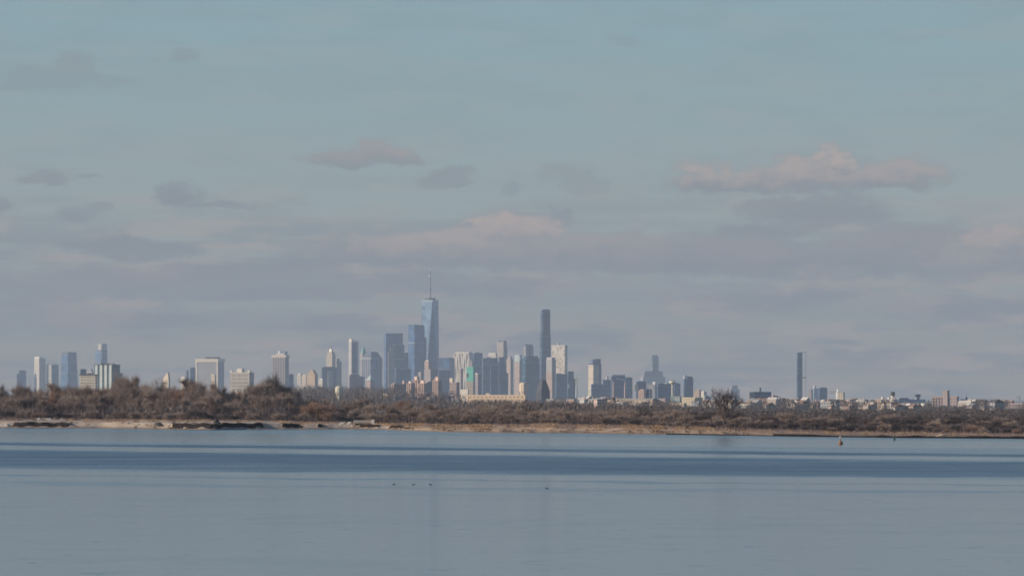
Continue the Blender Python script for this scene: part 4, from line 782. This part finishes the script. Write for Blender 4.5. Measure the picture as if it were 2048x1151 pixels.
def make_tree(seed, stems, levels, spread, ntw, tw_len, tw_w, lean=0.25, fan=0):
    """bare tree normalised to 1 m high: (trunk verts, faces), (crown verts, faces)"""
    rg = np.random.RandomState(seed); TV, TF, CV, CF, ends = [], [], [], [], []
    def grow(p, d, L, r, lev):
        q = p+d*L
        if lev >= levels-1: tube(TV, TF, p, q, r, r*0.72, 5)
        elif lev > 0: tube(CV, CF, p, q, r, r*0.65, 3)
        ends.append((p, q, lev))
        if lev == 0: return
        for _ in range(rg.choice((2, 3, 3, 4))):
            e = rg.normal(size=3)*spread; e[2] *= 0.7
            nd = d+e+np.array((0, 0, 0.12)); nd /= np.linalg.norm(nd)
            if nd[2] < -0.1: nd[2] = abs(nd[2])
            grow(p+d*L*rg.uniform(0.6, 1.0), nd, L*rg.uniform(0.62, 0.85), r*0.58, lev-1)
    if fan:
        tube(TV, TF, (0, 0, -0.03), (0.01, 0, 0.2), 0.03, 0.024, 6)
        for k in range(fan):
            a = k*2.4; th = 0.12+0.95*(k+0.5)/fan
            grow(np.array((0.01, 0, 0.19)), np.array((math.cos(a)*math.sin(th), math.sin(a)*math.sin(th), math.cos(th))), 0.27*rg.uniform(0.8, 1.1), 0.013, levels)
        stems = 0
    for s_ in range(stems):
        a = rg.uniform(0, 6.28); d = np.array((math.cos(a)*lean*(stems > 1), math.sin(a)*lean*(stems > 1), 1.0)); d /= np.linalg.norm(d)
        grow(np.array((math.cos(a)*0.02*stems, math.sin(a)*0.02*stems, -0.03)), d, 0.30 if stems == 1 else 0.24, 0.022 if stems == 1 else 0.014, levels)
    tips = [e for e in ends if e[2] <= 2]
    for k in range(ntw):
        p, q, lev = tips[rg.randint(len(tips))]
        s0 = p+(q-p)*rg.uniform(0.2, 1.0); d = (q-p)/np.linalg.norm(q-p)+rg.normal(size=3)*0.75+np.array((0, 0, 0.25)); d /= np.linalg.norm(d)
        e = s0+d*tw_len*rg.uniform(0.5, 1.4); sd = np.cross(d, rg.normal(size=3)); sd *= tw_w*rg.uniform(0.6, 1.4)/(np.linalg.norm(sd)+1e-9)
        o = len(CV); CV += [tuple(s0-sd), tuple(s0+sd), tuple(e)]; CF.append((o, o+1, o+2))
    zmax = np.percentile([v[2] for v in CV], 99.3); k = 1.0/zmax
    TV = [(a*k, b*k, c*k) for a, b, c in TV]; CV = [(a*k, b*k, c*k) for a, b, c in CV]
    r = np.percentile([math.hypot(v[0], v[1]) for v in CV], 95)
    return TV, TF, CV, CF, r

PROTO = []
def proto(*a):
    TV, TF, CV, CF, r = make_tree(*a); ms = []
    for nm, v, f in (('trunk', TV, TF), ('crown', CV, CF)):
        me = bpy.data.meshes.new(nm); me.from_pydata(v, [], f); me.materials.append(M_BARK if nm == 'trunk' else M_TWIG); me.update(); ms.append(me)
    return ms[0], ms[1], r
TREES = [proto(11+i, (1, 2, 3, 2, 1, 3)[i], 5, 0.36, 2300, 0.15, 0.0021) for i in range(6)]
SHRUBS = [proto(41+i, 5+i % 3, 4, 0.6, 2600, 0.2, 0.0048, 0.55) for i in range(5)]
LONE = proto(131, 1, 4, 0.36, 2600, 0.10, 0.0022, 0.5, 11)

def with_mat(me, m):
    c = me.copy(); c.materials.clear(); c.materials.append(m); return c
VARS = {}
def place(P, name, label, cat, group, x, y, z, h, wid, m=None):
    tr, cr, r = P
    if m is not None:
        if (id(cr), m.name) not in VARS: VARS[(id(cr), m.name)] = with_mat(cr, m)
        cr = VARS[(id(cr), m.name)]
    root = empty(name, (x, y, z), RNG.uniform(0, 6.28)); tag(root, label, cat, group)
    sx = wid/(2*r)
    root.scale = (sx, sx, h)
    for nm, me in (('trunk', tr), ('crown', cr)):
        o = bpy.data.objects.new(nm, me); COL.objects.link(o); o.parent = root
    return root

TOPY = [(-420, 772), (0, 769), (60, 771), (100, 768), (140, 776), (165, 770), (210, 768), (235, 758), (265, 754), (300, 760), (330, 766), (380, 760), (430, 762), (460, 782), (490, 776), (520, 760), (545, 752), (565, 762), (590, 786),
        (620, 795), (640, 790), (680, 799), (720, 792), (760, 795), (800, 802), (850, 806), (900, 810), (960, 808), (1000, 805), (1060, 810), (1120, 812), (1160, 815), (1210, 818), (1260, 814), (1320, 813), (1380, 818), (1420, 822),
        (1500, 828), (1550, 824), (1600, 828), (1650, 826), (1700, 829), (1760, 828), (1830, 832), (1880, 830), (1940, 834), (2000, 833), (2100, 832), (2450, 832)]
LAND = [(-420, 'at the far left end of the island'), (26, 'below the small blue box tower'), (58, 'below the cream tower with rounded shoulder'), (92, 'below the narrow cream tower'), (112, 'below the wide tapered glass tower'), (158, 'below the cream brick block'), (194, 'below the green ribbed tower'), (245, 'in the gap right of the green ribbed tower'),
        (282, 'left of the peaked cream church'), (318, 'below the peaked cream church'), (360, 'before the left half of the broad cream slab'), (414, 'before the right half of the broad cream slab'), (458, 'below the turreted cream block'), (508, 'left of the pale ribbed tower'), (543, 'right below the pale ribbed tower'),
        (590, 'below the sunlit jumble of blocks'), (642, 'below the notched dark blue tower'), (690, 'above the broken concrete slab'), (762, 'below the wide flat topped blue tower'), (812, 'right below the tallest spire tower'), (884, 'left of the long cream warehouse'), (934, 'before the left half of the long warehouse'),
        (996, 'before the right half of the long warehouse'), (1056, 'below the dark hip roofed block'), (1104, 'below the white speckled tower'), (1150, 'below the pale panel mast'), (1205, 'below the two smokestacks'), (1265, 'below the pink brick block'), (1318, 'below the mushroom water tower'), (1366, 'below the rounded dark blue tower'),
        (1418, 'at the foot of the lone big tree'), (1494, 'below the wide dark blue office block'), (1560, 'right below the lone slim tower'), (1616, 'between the lone slim tower and the orange buoy'), (1672, 'right behind the orange buoy'), (1730, 'left of the three chimneys'), (1790, 'below the wide blue grey hall'), (1856, 'below the tan brick slab'),
        (1920, 'right of the tan brick slab'), (1985, 'at the far right end of the island')]
SEG = [(LAND[i][0], LAND[i+1][0] if i+1 < len(LAND) else 2450, 'brown tree in the wood '+LAND[i][1]) for i in range(len(LAND))]
def seg(px):
    for a, b, l in SEG:
        if a <= px < b: return l
    return SEG[-1][2]
def gz(px, off): return ground_z(px, off)
# rows of trees, back to front
for row, (off, frac, step) in enumerate(((460, 1.10, 22), (330, 1.12, 13), (250, 0.99, 21), (180, 0.86, 23), (130, 0.68, 26))):
    px = -24+row*5.0
    while px < 2075:
        pj = px+RNG.uniform(-6, 6); d = D0(pj)+off
        ytop = lerp(TOPY, pj)+RNG.uniform(-2, 7)+(6 if row == 0 and RNG.random() < 0.4 else 0)
        z0 = gz(pj, off)
        h = (Zp(ytop, d)-z0)*frac*RNG.uniform(0.74, 1.04)
        big = h > 4.0
        if h > 1.2 and not (off > 400 and pj < 820):
            P = RNG.choice(TREES if h > 5.5 else SHRUBS+TREES[1:4])
            wid = min(h*(RNG.uniform(0.58, 0.92) if h > 6 else RNG.uniform(1.1, 1.5)), 11) if big else h*RNG.uniform(1.5, 2.3)
            l = seg(pj); nm = 'bare_tree' if big else 'bare_shrub'
            mm = M_DARKT if (pj > 1440 and RNG.random() < 0.72) or RNG.random() < 0.1 else (M_RUST if pj < 1000 and RNG.random() < 0.04 else None)
            x = X(pj, D0(pj))*(d/D0(pj))
            if not big: l = l.replace('tree in', 'shrub in').replace('tree behind', 'shrub behind')
            l = ('bare dark ' if mm is M_DARKT else 'bare rusty ' if mm is M_RUST else 'bare ')+l
            place(P, nm, l, 'tree' if big else 'shrub', l.replace('tree', 'trees', 1).replace('shrub', 'shrubs', 1), x, d, z0-0.05, h, wid, mm)
        px += step*(0.9 if px < 600 else 1.5)*RNG.uniform(0.85, 1.15)
# shrubs along the front of the wood
px = -20
while px < 2070:
    off = RNG.uniform(80, 108); d = D0(px)+off; h = RNG.uniform(1.6, 3.4) if px < 800 else RNG.uniform(1.0, 2.2)
    if 800 < px < 1150: off += 30; d += 30; h *= 0.8
    l = seg(px).replace('tree in the wood', 'shrub edging the wood')
    mm = RNG.choices((M_TWIG, M_RUST, M_DARKT), (4 if px < 1420 else 2, 1.0, 7 if px > 1420 else 1.5))[0]
    l = {'bare_twigs': 'low ', 'rusty_twigs': 'low rusty ', 'dark_twigs': 'low dark '}[mm.name]+l
    place(RNG.choice(SHRUBS), 'bare_shrub', l, 'shrub', l.replace('shrub', 'shrubs', 1), X(px, D0(px))*(d/D0(px)), d, gz(px, off)-0.05, h, h*RNG.uniform(1.3, 2.0), mm)
    px += RNG.uniform(14, 24)
d = D0(1447)+105
place(LONE, 'lone_tree', 'lone big bare tree towering over the dark scrub', 'tree', None, X(1447, d), d, gz(1447, 105)-0.1, Zp(776, d)-gz(1447, 105)+0.1, 9.6, M_DARKT)
d = D0(640)+92
place(SHRUBS[1], 'rust_shrub', 'large rusty orange domed shrub before the wood', 'shrub', None, X(640, d), d, gz(640, 92)-0.1, Zp(802, d)-gz(640, 92), 11, M_RUST)

def blades(name, n, gen, m, kind='stuff', label=None, cat=None):
    rg = np.random.RandomState(len(name)*7+n % 97); P = gen(rg, n)   # x, y, z, height, width, lean
    n = len(P); ang = rg.uniform(0, math.pi, n); lx = rg.normal(size=n)*P[:, 5]; ly = rg.normal(size=n)*P[:, 5]
    dx = np.cos(ang)*P[:, 4]; dy = np.sin(ang)*P[:, 4]*0.5
    V = np.empty((n, 3, 3)); V[:, 0] = np.c_[P[:, 0]-dx, P[:, 1]-dy, P[:, 2]]; V[:, 1] = np.c_[P[:, 0]+dx, P[:, 1]+dy, P[:, 2]]
    V[:, 2] = np.c_[P[:, 0]+lx, P[:, 1]+ly, P[:, 2]+P[:, 3]]
    me = bpy.data.meshes.new(name); me.from_pydata(V.reshape(-1, 3).tolist(), [], np.arange(3*n).reshape(-1, 3).tolist()); me.materials.append(m); me.update()
    o = bpy.data.objects.new(name, me); COL.objects.link(o); tag(o, label, cat, None, kind); return o
def gen_brush(rg, n):
    out = []
    for _ in range(n):
        px = rg.uniform(-80, 2130); off = rg.uniform(88, 300) if px < 800 or px > 1150 else rg.uniform(120, 320); d = D0(px)+off
        H = max(0.5, (Zp(lerp(TOPY, px), d)-gz(px, off)))
        hz = H*0.55*(0.35+0.65*vnoise(px*1.0+off*0.5, 22, 3))*rg.uniform(0.1, 1.0)
        out.append((X(px, D0(px))*(d/D0(px)), d, gz(px, off)+hz*rg.uniform(0, 0.6), 0.3+hz*0.6, rg.uniform(0.05, 0.13), 0.30))
    return np.array(out)
blades('undergrowth', 52000, gen_brush, M_DARKT, 'stuff', 'tangled dark undergrowth filling the island wood', 'undergrowth')
M_STRAW = twig_mat('straw', (0.44, 0.295, 0.18), (0.44, 0.295, 0.18), 0.35)
def gen_grass(rg, n):
    out = []
    while len(out) < n:
        px = rg.uniform(-60, 2110)
        if px < 130 and rg.rand() < 0.9: continue
        off = rg.uniform(10, 125)
        if px < 560: off = rg.uniform(70, 105)
        if 140 < px < 225 and rg.rand() < 0.6: off = rg.uniform(9, 30)
        if vnoise(px*0.35+off*9, 40, 6)*0.6+vnoise(px, 19, 16)*0.4 < 0.5: continue
        if px > 1420 and rg.rand() < 0.85: continue
        d = D0(px)+off
        out.append((X(px, D0(px))*(d/D0(px)), d, gz(px, off)-0.03, rg.uniform(0.10, 0.34), rg.uniform(0.05, 0.14), 0.12))
    return np.array(out)
blades('marsh_grass', 45000, gen_grass, M_STRAW, 'stuff', 'dry golden marsh grass along the island shore', 'grass')
def gen_wrack(rg, n):
    out = []
    while len(out) < n:
        px = rg.uniform(-60, 1500); off = rg.choice((rg.normal(3.2, 0.8), rg.normal(9, 2.5), rg.uniform(4, 70), rg.uniform(50, 90)))
        if off < 1 or vnoise(px*1.0, 12, 51)*0.6+vnoise(px*0.4+off*4, 9, 52)*0.4 < 0.52: continue
        d = D0(px)+off; wig = (vnoise(px, 60, 7)-0.5)*5+(vnoise(px, 14, 8)-0.5)*2.5
        out.append((X(px, D0(px))*(d/D0(px)), d+wig, gz(px, off)-0.02, rg.uniform(0.05, 0.28), rg.uniform(0.08, 0.35), 0.2))
    return np.array(out)
blades('beach_wrack', 5200, gen_wrack, twig_mat('wrack', (0.11, 0.08, 0.06), (0.11, 0.08, 0.06), 0.5), 'stuff', 'dark wrack and dry stalks scattered over the island beach', 'wrack')
M_FARW = twig_mat('far_twigs', (0.155, 0.125, 0.115), (0.155, 0.125, 0.115), 0.45)
def gen_woods(rg, n):
    out = []
    cl = []
    for _ in range(900):
        px = rg.uniform(-150, 2200)
        if px < 560: D = rg.uniform(2750, 6000); h = rg.uniform(9, 14)
        elif px < 930: D = rg.uniform(3200, 7000); h = rg.uniform(9, 16)
        else:
            D = rg.uniform(2150, 4000); h = min(10, max(2.5, Zp(lerp(TOPY, px)+rg.uniform(-12, 6), D)-land_z(X(px, D), D)))
        cl.append((px, D, h))
    for px in np.arange(585, 790, 3): cl.append((px, rg.uniform(5200, 6800), rg.uniform(12, 17)))
    for px in np.arange(1000, 2150, 5):
        D = rg.uniform(2130, 2900); cl.append((px+rg.uniform(-5, 5), D, max(2.2, Zp(lerp(TOPY, px)+rg.uniform(-6, 6)-20*(vnoise(px, 42, 3)-0.45), D)-land_z(X(px, D), D))))
    for px in np.arange(1850, 2140, 3): cl.append((px, rg.uniform(2110, 2400), rg.uniform(2.4, 3.8)))
    for px in np.arange(1480, 2150, 3.5): cl.append((px, rg.uniform(1760, 2120), rg.uniform(1.3, 3.0)))
    for _ in range(330): cl.append((rg.uniform(1100, 2150), rg.uniform(3700, 6400), rg.uniform(4.0, 10.0)))
    cl = [(p_, d_, min(h_, 3.2) if (1788 < p_ < 1858 or 1860 < p_ < 1924) and 2600 < d_ < 6500 else h_) for p_, d_, h_ in cl]
    for k in range(n):
        px, D, h = cl[rg.randint(len(cl))]
        x0 = X(px, D); a, b = rg.normal(size=2)*h*(0.33 if px < 930 else 0.8 if D < 3000 else 0.4)
        r = min(1, math.hypot(a, b)/(h*(0.62 if px < 930 else 1.5))); hh = h*math.sqrt(1-r*r*0.8)
        z = land_z(x0, D)+hh*rg.uniform(0.05, 0.85)**0.8
        out.append((x0+a, D+b, z, rg.uniform(0.12, 0.3)*h, rg.uniform(0.15, 0.4), 0.8))
    return np.array(out)
blades('far_woods', 190000, gen_woods, M_FARW, 'stuff', 'hazy bare woods on the far shore between the houses', 'woods')

# ------------------------------------------------------------------ small things on the shore and water
M_WOOD = mat('bleached_wood', (0.72, 0.69, 0.64), 0.85, 0.2, 0.1)
def driftwood(px, off, label, n, span, hgt, seed):
    rg = np.random.RandomState(seed); V, Fc = [], []
    for k in range(n):
        x = rg.uniform(-span, span); p = np.array((x, rg.uniform(-0.6, 0.6), 0.0)); q = p+np.array((rg.normal()*0.7, rg.normal()*0.3, hgt*rg.uniform(0.4, 1.0)))
        tube(V, Fc, p, q, 0.11, 0.05, 5); e = p+(q-p)*0.6; tube(V, Fc, e, e+np.array((rg.normal()*0.5, 0, 0.3)), 0.06, 0.03, 4)
    tube(V, Fc, (-span, 0, 0.1), (span, 0.2, 0.15), 0.13, 0.09, 5)
    d = D0(px)+off; o = obj('driftwood', V, Fc, M_WOOD); o.location = (X(px, d), d, gz(px, off)-0.05); tag(o, label, 'driftwood', 'bleached driftwood on the island beach'); return o
driftwood(79, 72, 'bleached white driftwood tangle on the sand, farthest left but one', 7, 0.9, 0.9, 1)
driftwood(102, 74, 'bleached white driftwood tangle, widest on the left sand', 9, 1.2, 0.8, 2)
driftwood(123, 73, 'single upright bleached driftwood piece at right of the left tangles', 4, 0.5, 1.0, 3)
driftwood(8, 4, 'pale driftwood heap at the water by left picture edge', 8, 1.1, 0.8, 4)
driftwood(682, 14, 'white crooked driftwood on tan sand, left one of the pair', 5, 0.7, 1.0, 5)
driftwood(697, 14, 'white crooked driftwood on tan sand, right one of the pair', 5, 0.7, 0.9, 6)
def boulder(px, off, w, h, label, m, seed):
    bm = bmesh.new(); bmesh.ops.create_icosphere(bm, subdivisions=3, radius=1.0)
    for v in bm.verts:
        n = 0.6+0.5*vnoise(v.co.x*2.2+v.co.y*1.3, 1.0, seed)+0.35*vnoise(v.co.z*2.7-v.co.x*1.1, 1.0, seed+1); v.co = Vector((v.co.x*w*n, v.co.y*w*0.7*n, max(-0.1, v.co.z*h*n)))
    me = bpy.data.meshes.new('boulder'); bm.to_mesh(me); bm.free(); me.materials.append(m)
    o = bpy.data.objects.new('boulder', me); COL.objects.link(o); d = D0(px)+off; o.location = (X(px, d), d, gz(px, off)); tag(o, label, 'boulder'); return o
M_ROCK = mat('wet_rock', (0.045, 0.043, 0.045), 0.8, 0.3, 0.3, 1.0)
boulder(318, 8, 1.25, 0.85, 'dark squat boulder at the end of the pale sand slope', mat('grey_rock', (0.10, 0.095, 0.09), 0.9, 0.2, 0.3, 1.0), 3)
boulder(434, 8, 0.9, 1.25, 'black boulder standing on the dark bank', M_ROCK, 5)
boulder(428, 3, 1.0, 0.6, 'wet black boulder at the water below the bank', M_ROCK, 8)
boulder(14, 5, 0.9, 0.7, 'pale boulder at the water by left picture edge', mat('pale_rock', (0.45, 0.40, 0.34), 0.9), 9)
boulder(1882, 9, 1.1, 0.45, 'small tan boulder on the right shore', mat('tan_rock', (0.42, 0.33, 0.25), 0.9), 12)
# overturned hull / concrete slab
d = D0(728)+16; rt = empty('concrete_slab', (X(728, d), d, gz(728, 16)-0.1)); tag(rt, 'long pale broken concrete slab lying above the dark bank', 'slab')
obj('slab', [(a, b, c+0.05*math.sin(a*3)) for a, b, c in box_v(-3.0, 3.0, 0, 3, 0.45, 1.35)], BOXF, mat('old_concrete', (0.46, 0.40, 0.33), 0.9, 0.2, 0.25, 0.8), rt)
obj('end_post', box_v(2.2, 2.9, -0.2, 0.5, 0.0, 1.55), BOXF, M_WOOD, rt); obj('support', box_v(-2.6, 2.4, 0.4, 2.4, 0, 0.46), BOXF, M_ROCK, rt)

def buoy(px, py, w, label, c, tall):
    D = CH*F/(py-HY); rt = empty('channel_buoy', (X(px, D), D, 0)); tag(rt, label, 'buoy')
    m = mat('buoy_'+c[0], c[1], 0.6, 0.4, 0.15, 2.0)
    if tall:
        v, f = lathe([(w*0.3, -0.2), (w*0.52, 0.02), (w*0.56, 0.22), (w*0.46, 0.42), (w*0.2, 0.62), (w*0.12, 0.8)], 14); obj('float', v, f, m, rt)
        v, f = lathe([(0.05, 0.75), (0.05, 1.2)], 6); obj('post', v, f, m, rt)
        v, f = lathe([(0.08, 1.1), (0.19, 1.18), (0.19, 1.32), (0.06, 1.42)], 8); obj('lantern', v, f, mat('lantern_pale', (0.6, 0.5, 0.45), 0.5), rt)
    else:
        v, f = lathe([(w*0.4, -0.2), (w*0.5, 0.05), (w*0.5, 0.3), (w*0.2, 0.36)], 12); obj('float', v, f, m, rt)
        v, f = lathe([(w*0.3, 0.3), (w*0.25, 0.9), (w*0.08, 1.0)], 8); obj('body', v, f, m, rt)
    return rt
buoy(1681, 888.0, 0.78, 'rusty orange channel buoy with lantern on the right water', ('orange', (0.24, 0.12, 0.065)), True)
buoy(1788.5, 879.5, 0.45, 'tiny dark green can buoy close to the right shore', ('green', (0.03, 0.08, 0.06)), False)

def duck(px, py, label, flip):
    D = CH*F/(py-HY); V, Fc = [], []
    secs = [(-0.24, 0.02, 0.10), (-0.2, 0.05, 0.08), (-0.1, 0.09, 0.06), (0.02, 0.10, 0.05), (0.12, 0.08, 0.06), (0.17, 0.05, 0.11), (0.175, 0.032, 0.17), (0.19, 0.042, 0.21), (0.225, 0.035, 0.215), (0.25, 0.018, 0.20), (0.29, 0.008, 0.195)]
    n = 8
    for x, r, z in secs:
        for k in range(n):
            a = 2*math.pi*k/n; V.append((x, r*math.cos(a)*0.9, z+r*math.sin(a)*0.8))
    for j in range(len(secs)-1):
        for k in range(n): Fc.append((j*n+k, j*n+(k+1) % n, (j+1)*n+(k+1) % n, (j+1)*n+k))
    Fc.append(tuple(range(n))); Fc.append(tuple((len(secs)-1)*n+k for k in range(n-1, -1, -1)))
    o = obj('duck', V, Fc, mat('dark_feather', (0.035, 0.03, 0.03), 0.7, 0.2, 0.3, 8.0), smooth=True); o.location = (X(px, D), D, -0.02); o.rotation_euler = (0, 0, flip); o.scale = (0.6,)*3; tag(o, label, 'duck', 'ducks on the open water')
duck(788, 968, 'dark duck swimming, leftmost of the three on open water', 0.2); duck(827, 968.5, 'dark duck swimming, middle of the three on open water', 0.1)
duck(861, 968.5, 'dark duck swimming, rightmost of the three on open water', 3.0); duck(1094, 976, 'dark duck swimming alone right of the three ducks', 3.3)

# ------------------------------------------------------------------ haze
def make_haze():
    m = bpy.data.materials.new('haze'); m.use_nodes = True; g = NT(m.node_tree); g.n.clear()
    out = g.node('ShaderNodeOutputMaterial'); pv = g.node('ShaderNodeVolumePrincipled')
    pv.inputs['Color'].default_value = (*HAZE_C, 1); pv.inputs['Density'].default_value = HAZE_D; pv.inputs['Anisotropy'].default_value = 0.0
    g.l.new(pv.outputs[0], out.inputs['Volume'])
    o = obj('haze', box_v(-7000, 7000, -300, 24500, -2.0, 620), BOXF, m); tag(o, 'thin blue winter haze over water and city', 'haze', None, 'stuff')
HAZE_C = (0.55, 0.68, 0.82); HAZE_D = 4.1e-5
make_haze()
